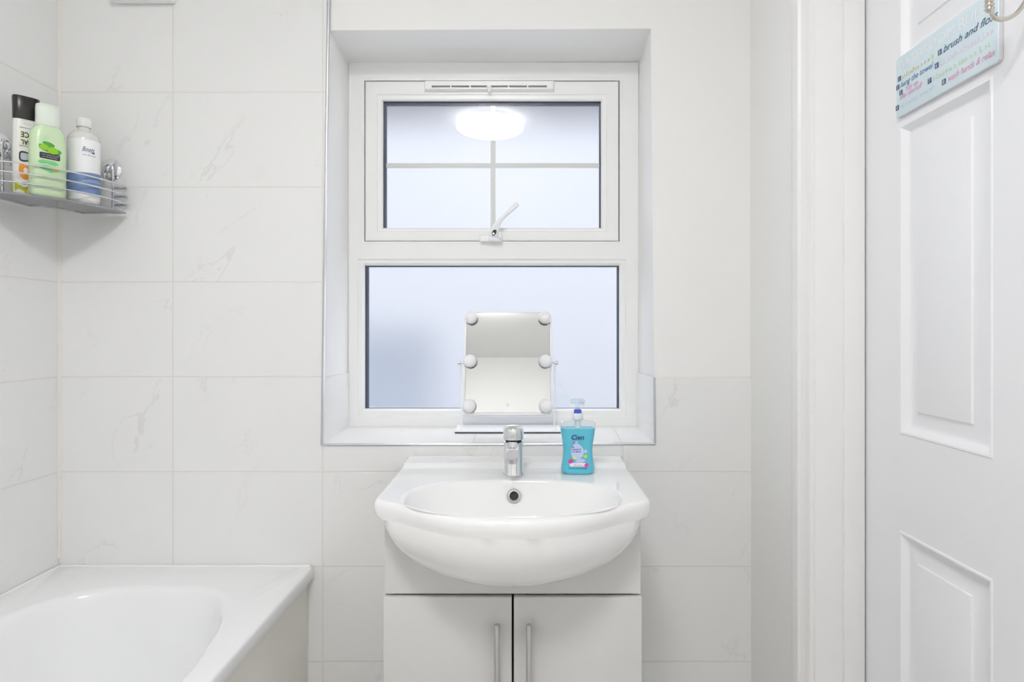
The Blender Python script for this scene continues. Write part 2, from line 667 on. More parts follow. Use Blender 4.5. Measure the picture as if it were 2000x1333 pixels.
for y in (YP, YO):
    H = OUT if y == YP else IN
    mb.quad(v3((x0, 0), y), v3((x1, 0), y), v3(H[1], y), v3(H[0], y))
    mb.quad(v3((x1, 0), y), v3((x1, ZC), y), v3(H[2], y), v3(H[1], y))
    mb.quad(v3((x1, ZC), y), v3((x0, ZC), y), v3(H[3], y), v3(H[2], y))
    mb.quad(v3((x0, ZC), y), v3((x0, 0), y), v3(H[0], y), v3(H[3], y))
for i in range(4):                          # plaster reveals and the bed under the sill
    j = (i + 1) % 4
    mb.quad(v3(OUT[i], YP), v3(OUT[j], YP), v3(IN[j], YW + 0.005), v3(IN[i], YW + 0.005))
    mb.quad(v3(IN[i], YW + 0.005), v3(IN[j], YW + 0.005), v3(IN[j], YO), v3(IN[i], YO))
mb.mi = 1
ZT = 1.036                                  # top of the half-height tiling
mb.prism([(XL, 0.001), (hl(0.857), 0.001), HL0, HL1, (hl(2.399), 2.399), (XL, 2.399)], 'y', YB, YP - 0.0002)
mb.prism([(hl(0.857), 0.001), (XR, 0.001), (XR, 0.859), HR0, HL0], 'y', YB, YP - 0.0002)
mb.prism([HR0, (XR, 0.859), (XR, ZT), (hr(ZT), ZT)], 'y', YB, YP - 0.0002)
# tiled cheeks of the reveal below the tile line
def cheek(xa, xb, za, zb0, zb1, t):
    # xa at the room side, xb at the window side; t = thickness into the opening
    a = [Vector((xa, YB, za)), Vector((xb, YW, 0.872)), Vector((xb, YW, zb1)), Vector((xa, YB, zb0))]
    b = [p + Vector((t, 0, 0)) for p in a]
    mb.loft([a, b], True, True)
cheek(hl(0.857) + 0.0005, -0.513 + 0.0005, 0.858, ZT, ZT, 0.004)
cheek(hr(0.859) - 0.0005, 0.336 - 0.0005, 0.859, ZT, ZT, -0.004)
wall_back = structure(mb.build('wall_back', [M['plaster'], M['tile_back']]))

# --- right-hand wall with the door opening
DY0, DY1, DZ = 0.443, 1.205, 1.985          # door leaf
mb = MB()
mb.box(XR, 0.745, 1.238, YP, 0, ZC)
mb.box(XR, 0.745, YF, DY0 - 0.034, 0, ZC)
mb.box(XR, 0.745, DY0 - 0.034, 1.238, DZ + 0.034, ZC)
structure(mb.build('wall_right', M['plaster']))
mb = MB()
mb.box(0.7455, 0.80, YF - 0.1, YO, 0, ZC)
structure(mb.build('wall_light_stop', M['light_stop']))  # added slab behind the door, keeps sky light from leaking in

# --- cream sealant down the tiled corner
mb = MB()
mb.prism([(XL + 0.0005, YB - 0.0055), (XL + 0.0055, YB - 0.0005), (XL + 0.0005, YB - 0.0005)], 'z', 0.56, 2.395)
structure(mb.build('trim_corner_sealant', M['sealant']))

# --- bright metal edge strip round the tiled window hole
mb = MB()
def strip(p, q, w=0.0032):
    mb.tube([v3(p, YB + 0.0005), v3(q, YB + 0.0005)], w, 8)
strip((HL0[0] + 0.001, HL0[1]), (hl(2.395) + 0.001, 2.395), 0.0038)
strip((HL0[0] + 0.001, HL0[1] + 0.001), (HR0[0] - 0.001, HR0[1] + 0.001), 0.0038)
strip((HR0[0] - 0.001, HR0[1]), (hr(ZT) - 0.001, ZT), 0.0032)
structure(mb.build('trim_tile_edge', M['trimmetal']))

# ================================================================== WINDOW
mb = MB()
FX0, FX1, FZ0, FZ1 = -0.5125, 0.3385, 0.8755, 1.9455
ZM = 1.385
# upper half: opening for the top-hung sash
SX0, SX1, SZ0, SZ1 = -0.465, 0.282, 1.4195, 1.8905
mb.rect_loft([(FX0, FX1, ZM, FZ1, 1.795), (FX0, FX1, ZM, FZ1, YW), (FX0 + 0.003, FX1 - 0.003, ZM, FZ1 - 0.003, YW - 0.002),
              (SX0 - 0.016, SX1 + 0.016, SZ0 - 0.010, SZ1 + 0.010, YW - 0.002),
              (SX0 - 0.012, SX1 + 0.012, SZ0 - 0.007, SZ1 + 0.008, YW - 0.003),
              (SX0, SX1, SZ0, SZ1, YW - 0.003), (SX0, SX1, SZ0, SZ1, YW + 0.028),
              (SX0 + 0.022, SX1 - 0.022, SZ0 + 0.02, SZ1 - 0.022, YW + 0.028), (SX0 + 0.022, SX1 - 0.022, SZ0 + 0.02, SZ1 - 0.022, 1.795)])
# lower half: fixed light
GX0, GX1, GZ0, GZ1 = -0.468, 0.2835, 0.9275, 1.3505
mb.rect_loft([(FX0, FX1, FZ0, ZM, 1.795), (FX0, FX1, FZ0, ZM, YW), (FX0 + 0.003, FX1 - 0.003, FZ0 + 0.003, ZM, YW - 0.002),
              (GX0 - 0.018, GX1 + 0.018, GZ0 - 0.022, GZ1 + 0.018, YW - 0.002),
              (GX0 - 0.015, GX1 + 0.015, GZ0 - 0.018, GZ1 + 0.014, YW + 0.002),
              (GX0 - 0.005, GX1 + 0.005, GZ0 - 0.005, GZ1 + 0.006, YW + 0.003),
              (GX0, GX1, GZ0, GZ1, YW + 0.010), (GX0, GX1, GZ0, GZ1, YW + 0.020),
              (GX0 - 0.002, GX1 + 0.002, GZ0 - 0.002, GZ1 + 0.002, YW + 0.020), (GX0 - 0.002, GX1 + 0.002, GZ0 - 0.002, GZ1 + 0.002, 1.795)])
window = structure(mb.build('window_1', M['upvc'], angle=25))

# sash of the upper light
mb = MB()
gs, gt, gb = 0.0042, 0.0050, 0.0012
BX0, BX1, BZ0, BZ1 = -0.411, 0.228, 1.4585, 1.832      # sight size of the upper glass
mb.rect_loft([(SX0 + gs, SX1 - gs, SZ0 + gb, SZ1 - gt, YW + 0.026), (SX0 + gs, SX1 - gs, SZ0 + gb, SZ1 - gt, YW - 0.006),
              (SX0 + gs + 0.003, SX1 - gs - 0.003, SZ0 + gb + 0.003, SZ1 - gt - 0.003, YW - 0.008),
              (BX0 - 0.016, BX1 + 0.016, BZ0 - 0.012, BZ1 + 0.016, YW - 0.008),
              (BX0 - 0.014, BX1 + 0.014, BZ0 - 0.010, BZ1 + 0.014, YW - 0.0055),
              (BX0 - 0.004, BX1 + 0.004, BZ0 - 0.003, BZ1 + 0.004, YW - 0.0045),
              (BX0, BX1, BZ0, BZ1, YW - 0.001), (BX0, BX1, BZ0, BZ1, YW + 0.006),
              (BX0 - 0.003, BX1 + 0.003, BZ0 - 0.003, BZ1 + 0.003, YW + 0.006), (BX0 - 0.003, BX1 + 0.003, BZ0 - 0.003, BZ1 + 0.003, YW + 0.026)])
mb.build('sash', M['upvc'], window, angle=25)


def glazing(x0, x1, z0, z1, y, l, r, t, b, nm):
    """clear inner pane, dark spacer round the cavity, obscured outer pane"""
    mb = MB()
    mb.box(x0 - 0.0015, x1 + 0.0015, y, y + 0.003, z0 - 0.0015, z1 + 0.0015)
    p = mb.build('window_pane', M['clear'], window)
    mb = MB()
    e = 0.0012
    mb.rect_loft([(x0 - e, x1 + e, z0 - e, z1 + e, y + 0.0035), (x0 + l, x1 - r, z0 + b, z1 - t, y + 0.0035),
                  (x0 + l, x1 - r, z0 + b, z1 - t, y + 0.0125), (x0 - e, x1 + e, z0 - e, z1 + e, y + 0.0125), (x0 - e, x1 + e, z0 - e, z1 + e, y + 0.0035)])
    mb.build('glazing_spacer', M['spacer'], window)
    mb = MB()
    yb = y + 0.013
    mb.mi = 0
    mb.quad((x0 - e, yb, z0 - e), (x1 + e, yb, z0 - e), (x1 + e, yb, z1 + e), (x0 - e, yb, z1 + e))
    mb.mi = 1
    yc = yb + 0.004
    mb.quad((x0 - e, yc, z0 - e), (x0 - e, yc, z1 + e), (x1 + e, yc, z1 + e), (x1 + e, yc, z0 - e))
    for a, c in (((x0 - e, z0 - e), (x1 + e, z0 - e)), ((x1 + e, z0 - e), (x1 + e, z1 + e)), ((x1 + e, z1 + e), (x0 - e, z1 + e)), ((x0 - e, z1 + e), (x0 - e, z0 - e))):
        mb.quad((a[0], yb, a[1]), (a[0], yc, a[1]), (c[0], yc, c[1]), (c[0], yb, c[1]))
    o = mb.build('obscured_pane', [M['frosted'], M['see']], window, recalc=False)


glazing(BX0, BX1, BZ0, BZ1, YW + 0.0065, 0.0075, 0.004, 0.009, 0.0003, 'upper')
glazing(GX0, GX1, GZ0, GZ1, YW + 0.021, 0.008, 0.005, 0.003, 0.0003, 'lower')
# white bars inside the upper glazing
yb = YW + 0.0103
xc, zc = (963 - 1022) * 1.737 / 1150, CAM_Z + (645 - 323.5) * 1.737 / 1150
mb = MB()
mb.box(xc - 0.0075, xc + 0.0075, yb, yb + 0.0075, BZ0 + 0.0005, BZ1 - 0.010, 0.002)
mb.box(BX0 + 0.0008, BX1 - 0.0008, yb - 0.0002, yb + 0.0073, zc - 0.007, zc + 0.007, 0.002)
mb.build('glazing_bars', M['bar_white'], window)

# trickle vent on the head of the sash
mb = MB()
VX0, VX1, VZ0, VZ1 = -0.2876, 0.0904, 1.8545, 1.884
yv = YW - 0.0082
mb.rect_loft([(VX0, VX1, VZ0, VZ1, yv), (VX0, VX1, VZ0, VZ1, yv - 0.004), (VX0 + 0.004, VX1 - 0.004, VZ0 + 0.004, VZ1 - 0.003, yv - 0.013),
              (VX0 + 0.022, VX1 - 0.022, VZ0 + 0.008, VZ1 - 0.0155, yv - 0.013), (VX0 + 0.022, VX1 - 0.022, VZ0 + 0.008, VZ1 - 0.0155, yv - 0.007)], cap0=True)
wv = (VX1 - VX0 - 0.044) / 6
for k in range(1, 6):
    xk = VX0 + 0.022 + wv * k
    mb.box(xk - 0.002, xk + 0.002, yv - 0.0128, yv - 0.007, VZ0 + 0.008, VZ1 - 0.0155)
mb.mi = 1
mb.quad((VX0 + 0.022, yv - 0.0072, VZ0 + 0.008), (VX1 - 0.022, yv - 0.0072, VZ0 + 0.008), (VX1 - 0.022, yv - 0.0072, VZ1 - 0.0155), (VX0 + 0.022, yv - 0.0072, VZ1 - 0.0155))
vent = mb.build('trickle_vent', [M['upvc'], M['slot']], window)
mb = MB()
xk = (VX0 + VX1) / 2
mb.box(xk - 0.007, xk + 0.007, yv - 0.019, yv - 0.0125, VZ0 + 0.006, VZ0 + 0.013, 0.002)
mb.box(xk - 0.004, xk + 0.004, yv - 0.018, yv - 0.006, VZ0 - 0.006, VZ0 + 0.007, 0.002)
mb.build('vent_knob', M['upvc'], vent)

# handle of the sash
ys = YW - 0.0082
mb = MB()
mb.box(-0.127, -0.060, ys - 0.011, ys, 1.4165, 1.4365, 0.004, 3)
mb.box(-0.100, -0.062, ys - 0.020, ys - 0.009, 1.4165, 1.446, 0.006, 3)
handle = mb.build('window_handle', M['white_metal'], window)
mb = MB()
path = smooth_path([(-0.086, ys - 0.019, 1.430), (-0.080, ys - 0.025, 1.452), (-0.069, ys - 0.031, 1.470), (-0.050, ys - 0.036, 1.489), (-0.030, ys - 0.038, 1.507), (-0.015, ys - 0.038, 1.5205)], 5)
rings = []
for i, p in enumerate(path):
    f = i / (len(path) - 1)
    t = (path[min(i + 1, len(path) - 1)] - path[max(i - 1, 0)]).normalized()
    side = Vector((t.z, 0, -t.x)).normalized()
    w = 0.0125 - 0.006 * sstep(0.1, 0.5, f) + 0.0008 * sstep(0.6, 1, f)
    if f > 0.97:
        w *= 0.7
    d = 0.0055
    rings.append([p + side * (w * math.cos(a)) + Vector((0, 1, 0)) * (d * math.sin(a)) for a in [2 * math.pi * k / 14 for k in range(14)]])
mb.loft(rings, True, True)
mb.build('handle_lever', M['white_metal'], handle)
mb = MB()
c = Vector((-0.0845, ys - 0.0292, 1.4385))
for k, (rx, rz, dy, mi) in enumerate(((0.0058, 0.0092, 0, 0), (0.0032, 0.0032, -0.0012, 1))):
    mb.mi = mi
    off = Vector((0.001, 0, 0.0015)) if k == 0 else Vector((-0.0008, 0, -0.002))
    rot = math.radians(-32)
    rings = []
    for y_ in (0.006, dy):
        rings.append([c + off + Vector((rx * math.cos(a) * math.cos(rot) - rz * math.sin(a) * math.sin(rot), y_, rx * math.cos(a) * math.sin(rot) + rz * math.sin(a) * math.cos(rot))) for a in [2 * math.pi * i / 18 for i in range(18)]])
    mb.loft(rings, True, True)
mb.build('handle_lock', [M['black'], M['chrome']], handle)
mb = MB()
mb.lathe([(0.0045, 0), (0.0045, 0.0012), (0.0018, 0.0014), (0.0016, 0.0004)], (-0.0685, ys - 0.0202, 1.427), 'y', 16, -1)
mb.build('screw', M['satin'], handle)

# tiled sill board
mb = MB()
a = [Vector((HL0[0] + 0.003, YB, 0.8572)), Vector((HR0[0] - 0.003, YB, 0.8595)), Vector((0.3365, YW - 0.001, 0.8752)), Vector((-0.5128, YW - 0.001, 0.8752))]
b = [p + Vector((0, 0, 0.0022)) for p in a]
mb.loft([a, b], True, True)
mb.build('window_sill', M['tile_sill'], window)


def sill_z(y):
    return 0.8606 + (y - YB) * (0.8774 - 0.8606) / (YW - YB)


# outer leaf of the wall round the window, then added unseen blocks that shade the panes
mb = MB()
mb.rect_loft([(-1.6, 1.4, 0.0, 2.6, YO), (-1.6, 1.4, 0.0, 2.6, YO + 0.07), (-0.50, 0.325, 0.89, 1.93, YO + 0.07), (-0.50, 0.325, 0.89, 1.93, YO)])
structure(mb.build('wall_outside', M['brick']))
mb = MB()
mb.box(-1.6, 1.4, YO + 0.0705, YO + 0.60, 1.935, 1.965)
structure(mb.build('trim_added_shade_board', M['shade_board']))  # unseen board added to dim the top of the upper pane
mb = MB()
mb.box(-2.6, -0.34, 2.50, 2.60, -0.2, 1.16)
structure(mb.build('wall_added_shade_block', M['shade_block']))  # unseen block added to darken the lower left of the glass
mb = MB()
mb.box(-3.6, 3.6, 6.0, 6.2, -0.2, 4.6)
structure(mb.build('wall_added_backdrop', M['backdrop']))  # unseen backdrop added so the panes look less bright straight ahead
mb = MB()
mb.box(-6.0, 6.0, YO + 0.10, 6.0, -0.3, -0.2)
structure(mb.build('floor_yard', M['ground']))

# ================================================================== DOOR AND ITS WOODWORK
mb = MB()
DX = 0.70
ys_ = [DY0, 0.553, 0.771, 0.877, 1.095, DY1 - 0.001]
zs_ = [0.006, 0.24, 0.788, 0.967, 1.540, 1.660, 1.870, DZ - 0.003]
for i in range(5):
    for j in range(7):
        a0, a1, b0, b1 = ys_[i], ys_[i + 1], zs_[j], zs_[j + 1]
        if i in (1, 3) and j in (1, 3, 5):
            mb.rect_loft([(a0 + 0, a1 - 0, b0 + 0, b1 - 0, DX + 0), (a0 + 0.002, a1 - 0.002, b0 + 0.002, b1 - 0.002, DX + -0.0018), (a0 + 0.005, a1 - 0.005, b0 + 0.005, b1 - 0.005, DX + -0.0015), (a0 + 0.009, a1 - 0.009, b0 + 0.009, b1 - 0.009, DX + 0.002), (a0 + 0.013, a1 - 0.013, b0 + 0.013, b1 - 0.013, DX + 0.0075), (a0 + 0.018, a1 - 0.018, b0 + 0.018, b1 - 0.018, DX + 0.0105), (a0 + 0.023, a1 - 0.023, b0 + 0.023, b1 - 0.023, DX + 0.011), (a0 + 0.0445, a1 - 0.0445, b0 + 0.0445, b1 - 0.0445, DX + 0.005), (a0 + 0.0465, a1 - 0.0465, b0 + 0.0465, b1 - 0.0465, DX + 0.0022), (a0 + 0.0495, a1 - 0.0495, b0 + 0.0495, b1 - 0.0495, DX + 0.0012)], 'x', cap1=True)
        else:
            mb.quad((DX, a0, b0), (DX, a1, b0), (DX, a1, b1), (DX, a0, b1))
bmesh.ops.remove_doubles(mb.bm, verts=mb.bm.verts, dist=0.0001)
y0, y1, z0, z1 = ys_[0], ys_[-1], zs_[0], zs_[-1]
mb.rect_loft([(y0, y1, z0, z1, DX + 0.0001), (y0, y1, z0, z1, DX + 0.035)], 'x', cap1=True)
door = structure(mb.build('door_1', M['door'], angle=30))

mb = MB()       # lining with its stop
mb.box(XR - 0.001, 0.744, 1.2085, 1.237, 0, DZ + 0.032, 0.0015)
mb.box(XR - 0.001, 0.744, DY0 - 0.033, DY0 - 0.0045, 0, DZ + 0.032, 0.0015)
mb.box(XR - 0.001, 0.744, DY0 - 0.0045, 1.2085, DZ + 0.003, DZ + 0.032, 0.0015)
mb.box(0.655, 0.6965, 1.199, 1.2087, 0, DZ + 0.003, 0.002)
mb.box(0.655, 0.6965, DY0 - 0.0047, DY0 + 0.006, 0, DZ + 0.003, 0.002)
mb.box(0.655, 0.6965, DY0 + 0.006, 1.199, DZ - 0.008, DZ + 0.003, 0.002)
structure(mb.build('trim_door_lining', M['wood']))

mb = MB()       # moulded architrave
prof = [(0.5995, 1.214), (0.5915, 1.214), (0.5895, 1.217), (0.5895, 1.226), (0.5865, 1.231), (0.5835, 1.237), (0.5865, 1.2395), (0.5865, 1.242),
        (0.5805, 1.2455), (0.5795, 1.252), (0.5795, 1.270), (0.5815, 1.2775), (0.5855, 1.281), (0.5995, 1.281)]
mb.prism(prof, 'z', 0, 2.075)
profm = [(x, 2 * (DY0 + DY1) / 2 - y) for x, y in prof]
mb.prism(profm, 'z', 0, 2.075)
mb.box(0.5815, 0.5995, profm[0][1], 1.214, 2.008, 2.075, 0.003)
structure(mb.build('trim_door_architrave', M['wood'], angle=50))

# skirting along the short plain bit of the right-hand wall
mb = MB()
mb.box(0.585, 0.5995, 1.282, 1.549, 0.0, 0.10, 0.003)
structure(mb.build('baseboard_right', M['wood']))

# ------------------------------------------------------------------ ceiling lamp (seen mirrored in the upper pane)
lamp = thing('ceiling_light', (-0.195, 0.0, 2.40), 'round white flush ceiling lamp, lit, mirrored as a bright oval in the upper window pane', 'ceiling light')
mb = MB()
mb.lathe([(0.165, 2.399), (0.165, 2.376), (0.160, 2.374)], (-0.195, 0.0, 0), 'z', 48)
mb.build('lamp_base', M['white_metal'], lamp)
mb = MB()
mb.lathe([(0.02, 2.3738), (0.178, 2.3735), (0.196, 2.370), (0.200, 2.362), (0.199, 2.354), (0.192, 2.343), (0.172, 2.334), (0.13, 2.328), (0.065, 2.325), (0.004, 2.324)], (-0.195, 0.0, 0), 'z', 48)
mb.build('lamp_shade', M['lamp'], lamp)

# ------------------------------------------------------------------ extractor fan, only its underside shows at the top edge
fan = thing('extractor_fan', (-0.992, 1.55, 2.097), 'white extractor fan high on the tiles, cut off by the top edge of the photo', 'extractor fan')
mb = MB()
mb.box(-1.073, -0.912, 1.518, 1.5495, 2.0165, 2.1775, 0.006)
mb.build('fan_body', M['upvc'], fan)
mb = MB()
for k in range(9):
    z = 2.035 + k * 0.0145
    mb.box(-1.055, -0.93, 1.511, 1.5185, z, z + 0.007, 0.0015)
mb.build('fan_grille', M['upvc'], fan)

# ================================================================== BATH
bath = thing('bathtub', (-0.883, 0.70, 0.0), 'white built-in bathtub along the tiled left wall, its rounded end under the shower shelf', 'bathtub')
mb = MB()
bx0, bx1, by0, by1, bz = XL + 0.0015, -0.551, -0.15, YB - 0.0015, 0.540
ccx, ccy, aa, bb = -0.883, 0.615, 0.286, 0.806
angs = [2 * math.pi * i / 144 for i in range(144)]
for cx_, cy_ in ((bx0, by0), (bx1, by0), (bx1, by1), (bx0, by1)):
    angs.append(math.atan2(cy_ - ccy, cx_ - ccx) % (2 * math.pi))
angs = sorted(angs)


def rect_pt(a):
    c, s = math.cos(a), math.sin(a)
    t = min(((bx1 if c > 0 else bx0) - ccx) / c if abs(c) > 1e-9 else 1e9, ((by1 if s > 0 else by0) - ccy) / s if abs(s) > 1e-9 else 1e9)
    return ccx + c * t, ccy + s * t


def sup_pt(a, k=1.0, kx=0.0, n=3.5):
    # same polar direction on the superellipse
    c, s = math.cos(a), math.sin(a)
    A_, B_ = aa * k - kx, bb * k - kx
    r = (abs(c / A_) ** n + abs(s / B_) ** n) ** (-1 / n)
    return ccx + c * r, ccy + s * r


rings = []
def bring(f):
    rings.append([Vector(f(a)) for a in angs])
def clampin(a, d):
    x, y = rect_pt(a)
    return min(max(x, bx0 + d), bx1 - d), min(max(y, by0 + d), by1 - d)
bring(lambda a: (*clampin(a, 0.016), bz - 0.036))
bring(lambda a: (*clampin(a, 0.003), bz - 0.036))
bring(lambda a: (*clampin(a, 0.0), bz - 0.033))
bring(lambda a: (*clampin(a, 0.0), bz - 0.006))
bring(lambda a: (*clampin(a, 0.002), bz - 0.0015))
bring(lambda a: (*clampin(a, 0.006), bz))
for kx, dz in ((-0.012, 0.0), (-0.006, -0.001), (0.0, -0.004), (0.005, -0.010), (0.009, -0.022), (0.014, -0.05), (0.024, -0.11), (0.038, -0.19), (0.052, -0.26), (0.066, -0.31), (0.085, -0.345), (0.115, -0.368), (0.16, -0.378)):
    bring(lambda a, kx=kx, dz=dz: (*sup_pt(a, 1.0, kx), bz + dz))
vr = mb.loft(rings)
mb.fan(vr[-1], (ccx, ccy, bz - 0.382))
mb.build('tub', M['acrylic'], bath, angle=50)
mb = MB()
mb.box(-0.582, -0.567, -0.145, YB - 0.003, 0.012, bz - 0.0365, 0.001)
mb.build('bath_panel', M['bath_panel'], bath)
mb = MB()
for p, q in (((bx0 + 0.003, by0, bz), (bx0 + 0.003, by1 - 0.003, bz)), ((bx0 + 0.003, by1 - 0.003, bz), (bx1 - 0.01, by1 - 0.003, bz))):
    mb.tube([p, q], 0.0028, 8)
mb.build('bath_sealant', M['ceramic'], bath)

# ================================================================== WASHBASIN AND VANITY
VXC = -0.022
ZT_ = 0.82
basin = thing('washbasin', (VXC, 1.30, 0.784), 'white ceramic washbasin with a bowed front, set on the vanity cabinet below the window', 'washbasin')
half = [(0.0, 1.048), (0.05, 1.0505), (0.10, 1.063), (0.148, 1.088), (0.19, 1.118), (0.225, 1.144), (0.252, 1.160), (0.270, 1.171), (0.2795, 1.190), (0.2815, 1.22),
        (0.282, 1.30), (0.282, 1.40), (0.282, 1.50), (0.2815, 1.538), (0.277, 1.547), (0.25, 1.5485), (0.15, 1.5485), (0.0, 1.5485)]
poly = [Vector((VXC + x, y, 0)) for x, y in half] + [Vector((VXC - x, y, 0)) for x, y in reversed(half[1:-1])]
poly = smooth_path(poly, 6, closed=True)
PC = Vector((VXC, 1.235, 0))
NA = 176
oangs = [-math.pi / 2 + 2 * math.pi * i / NA for i in range(NA)]


def ray_outline(a):
    d = Vector((math.cos(a), math.sin(a), 0))
    best = None
    n = len(poly)
    for i in range(n):
        p, q = poly[i] - PC, poly[(i + 1) % n] - PC
        e = q - p
        den = d.x * e.y - d.y * e.x
        if abs(den) < 1e-12:
            continue
        t = (p.x * e.y - p.y * e.x) / den
        u = (p.x * d.y - p.y * d.x) / den
        if t > 0 and -1e-6 <= u <= 1 + 1e-6 and (best is None or t > best):
            best = t
    return best


orad = [ray_outline(a) for a in oangs]


def out_pt(i, d, z):
    r = orad[i] - d
    return Vector((PC.x + math.cos(oangs[i]) * r, PC.y + math.sin(oangs[i]) * r, z))


BCY, BA, BB = 1.204, 0.215, 0.131


def bowl_pt(i, s, z):
    c, sn = math.cos(oangs[i]), math.sin(oangs[i])
    B_ = BB if sn < 0 else BB * 0.98
    n = 2.3
    e = 2.0 / n
    return Vector((VXC + BA * s * math.copysign(abs(c) ** e, c), BCY + B_ * s * math.copysign(abs(sn) ** e, sn), z))


def deck(p):
    return ZT_ + 0.007 * sstep(1.452, 1.470, p.y) + 0.005 * sstep(1.505, 1.520, p.y)


EA, EBf, EBb, EC, EY, EZ = 0.268, 0.184, 0.27, 0.143, 1.235, 0.7842


def belly(i, ph):
    c, sn = math.cos(oangs[i]), math.sin(oangs[i])
    r0 = 1.0 / math.sqrt((c / EA) ** 2 + (sn / (EBf if sn < 0 else EBb)) ** 2)
    rb = min(r0, orad[i] - 0.0035)
    r_ = (rb + (r0 - rb) * math.sin(ph)) * math.cos(ph)
    return Vector((VXC + c * r_, EY + sn * r_, EZ - EC * math.sin(ph)))


mb = MB()
rings = []
zb = 0.700
for s in (0.06, 0.2, 0.35, 0.5, 0.62, 0.72, 0.8, 0.87, 0.92, 0.96, 0.985, 1.0):
    rings.append([bowl_pt(i, s, zb + (ZT_ - 0.010 - zb) * s ** 3.6) for i in range(NA)])
rings.append([bowl_pt(i, 1.012, ZT_ - 0.005) for i in range(NA)])
rings.append([bowl_pt(i, 1.028, ZT_ - 0.0015) for i in range(NA)])
edge = [bowl_pt(i, 1.05, ZT_) for i in range(NA)]
rings.append(edge)
for k in range(1, 21):
    t = k / 20
    r = []
    for i in range(NA):
        p = edge[i].lerp(out_pt(i, 0.012, ZT_), t)
        p.z = deck(p)
        r.append(p)
    rings.append(r)
for d, dz in ((0.0075, 0.0008), (0.004, 0.003), (0.0015, 0.0065), (0.0, 0.012), (0.0, 0.021), (0.001, 0.027), (0.004, 0.0325), (0.009, 0.0355)):
    r = []
    for i in range(NA):
        dd = d
        if dz > 0.02:       # where the belly carries straight on from the rim the lip rolls into it without an undercut
            gap = orad[i] - (Vector(belly(i, 0)[:2]) - Vector((PC.x, PC.y))).length
            k = sstep(0.006, 0.03, gap)
            dd = (dz - 0.02) / 0.0155 * 0.0035 * (1 - k) + d * k
        r.append(out_pt(i, dd, deck(out_pt(i, 0.012, 0)) - dz))
    rings.append(r)

for ph in (0, 6, 12, 19, 27, 35, 44, 53, 62, 71, 80, 87):
    rings.append([belly(i, math.radians(ph)) for i in range(NA)])
vr = mb.loft(rings)
mb.fan(vr[0], (VXC, BCY, zb))
mb.fan(vr[-1], (VXC, EY, EZ - EC))
bowl_o = mb.build('basin_body', M['ceramic'], basin, angle=60)
# overflow ring on the back slope of the bowl
mb = MB()
oc = Vector((-0.0208, 1.322, 0.7875))
mb.lathe([(0.0085, 0.0005), (0.0085, 0.004), (0.010, 0.0058), (0.0135, 0.0055), (0.0155, 0.003), (0.0158, 0.0)], (0, 0, 0), 'y', 28, -1)
mb.mi = 1
mb.lathe([(0.0088, 0.0), (0.0088, 0.0014)], (0, 0, 0), 'y', 24, -1)
for v in mb.bm.verts:
    v.co = Matrix.Rotation(math.radians(-14), 3, 'X') @ v.co + oc
mb.build('overflow_ring', [M['satin'], M['dark_hole']], basin)
mb = MB()
mb.lathe([(0.030, zb + 0.0005), (0.032, zb + 0.0035), (0.024, zb + 0.0045), (0.022, zb + 0.002), (0.002, zb + 0.002)], (VXC, BCY, 0), 'z', 28)
mb.build('drain', M['chrome'], basin)

# --- vanity cabinet
van = thing('vanity_cabinet', (VXC, 1.38, 0.0), 'white two-door vanity cabinet under the washbasin with slim bar handles', 'cabinet')
VH = 0.2655
mb = MB()
mb.box(VXC - VH, VXC - VH + 0.014, 1.235, 1.546, 0.10, 0.735)
mb.box(VXC + VH - 0.014, VXC + VH, 1.235, 1.546, 0.10, 0.735)
mb.box(VXC - VH + 0.014, VXC + VH - 0.014, 1.235, 1.546, 0.10, 0.116)
mb.box(VXC - VH + 0.01, VXC + VH - 0.01, 1.27, 1.285, 0.0, 0.10)
mb.box(VXC - VH, VXC - VH + 0.014, 1.27, 1.546, 0.0, 0.10)
mb.box(VXC + VH - 0.014, VXC + VH, 1.27, 1.546, 0.0, 0.10)
mb.mi = 1
mb.box(VXC - VH + 0.014, VXC + VH - 0.014, 1.245, 1.252, 0.116, 0.60)  # dark sheet stands in for the shade seen through the door gap
mb.build('carcass', [M['cabinet'], M['cabinet_shade']], van)
mb = MB()
cols = []
for k in range(61):
    X = -VH + 2 * VH * k / 60
    zc_ = EZ - (EC + 0.0006) * math.sqrt(max(0.0, 1 - (X / 0.2695) ** 2 - 0.004))
    cols.append([Vector((VXC + X, 1.222, 0.6125)), Vector((VXC + X, 1.222, zc_)), Vector((VXC + X, 1.238, zc_)), Vector((VXC + X, 1.238, 0.6125))])
mb.loft(cols, True, True)
mb.build('fascia', M['cabinet'], van)
for s in (-1, 1):
    mb = MB()
    xa, xb = sorted((VXC + s * 0.0022 + 0.0003, VXC + s * (VH + 0.001)))
    mb.box(xa, xb, 1.214, 1.232, 0.105, 0.608, 0.0015)
    dr = mb.build('door', M['cabinet'], van)
    mb = MB()
    hx = (970.5 - 1022) * 1.188 / 1150 if s < 0 else (1033 - 1022) * 1.188 / 1150
    mb.tube([(hx, 1.188, 0.566), (hx, 1.188, 0.565), (hx, 1.188, 0.345), (hx, 1.188, 0.344)], 0.0057, 16, radii=[0.0045, 0.0057, 0.0057, 0.0045])
    for z in (0.548, 0.362):
        mb.tube([(hx, 1.190, z), (hx, 1.2138, z)], 0.0042, 12)
    mb.build('handle', M['satin'], dr)

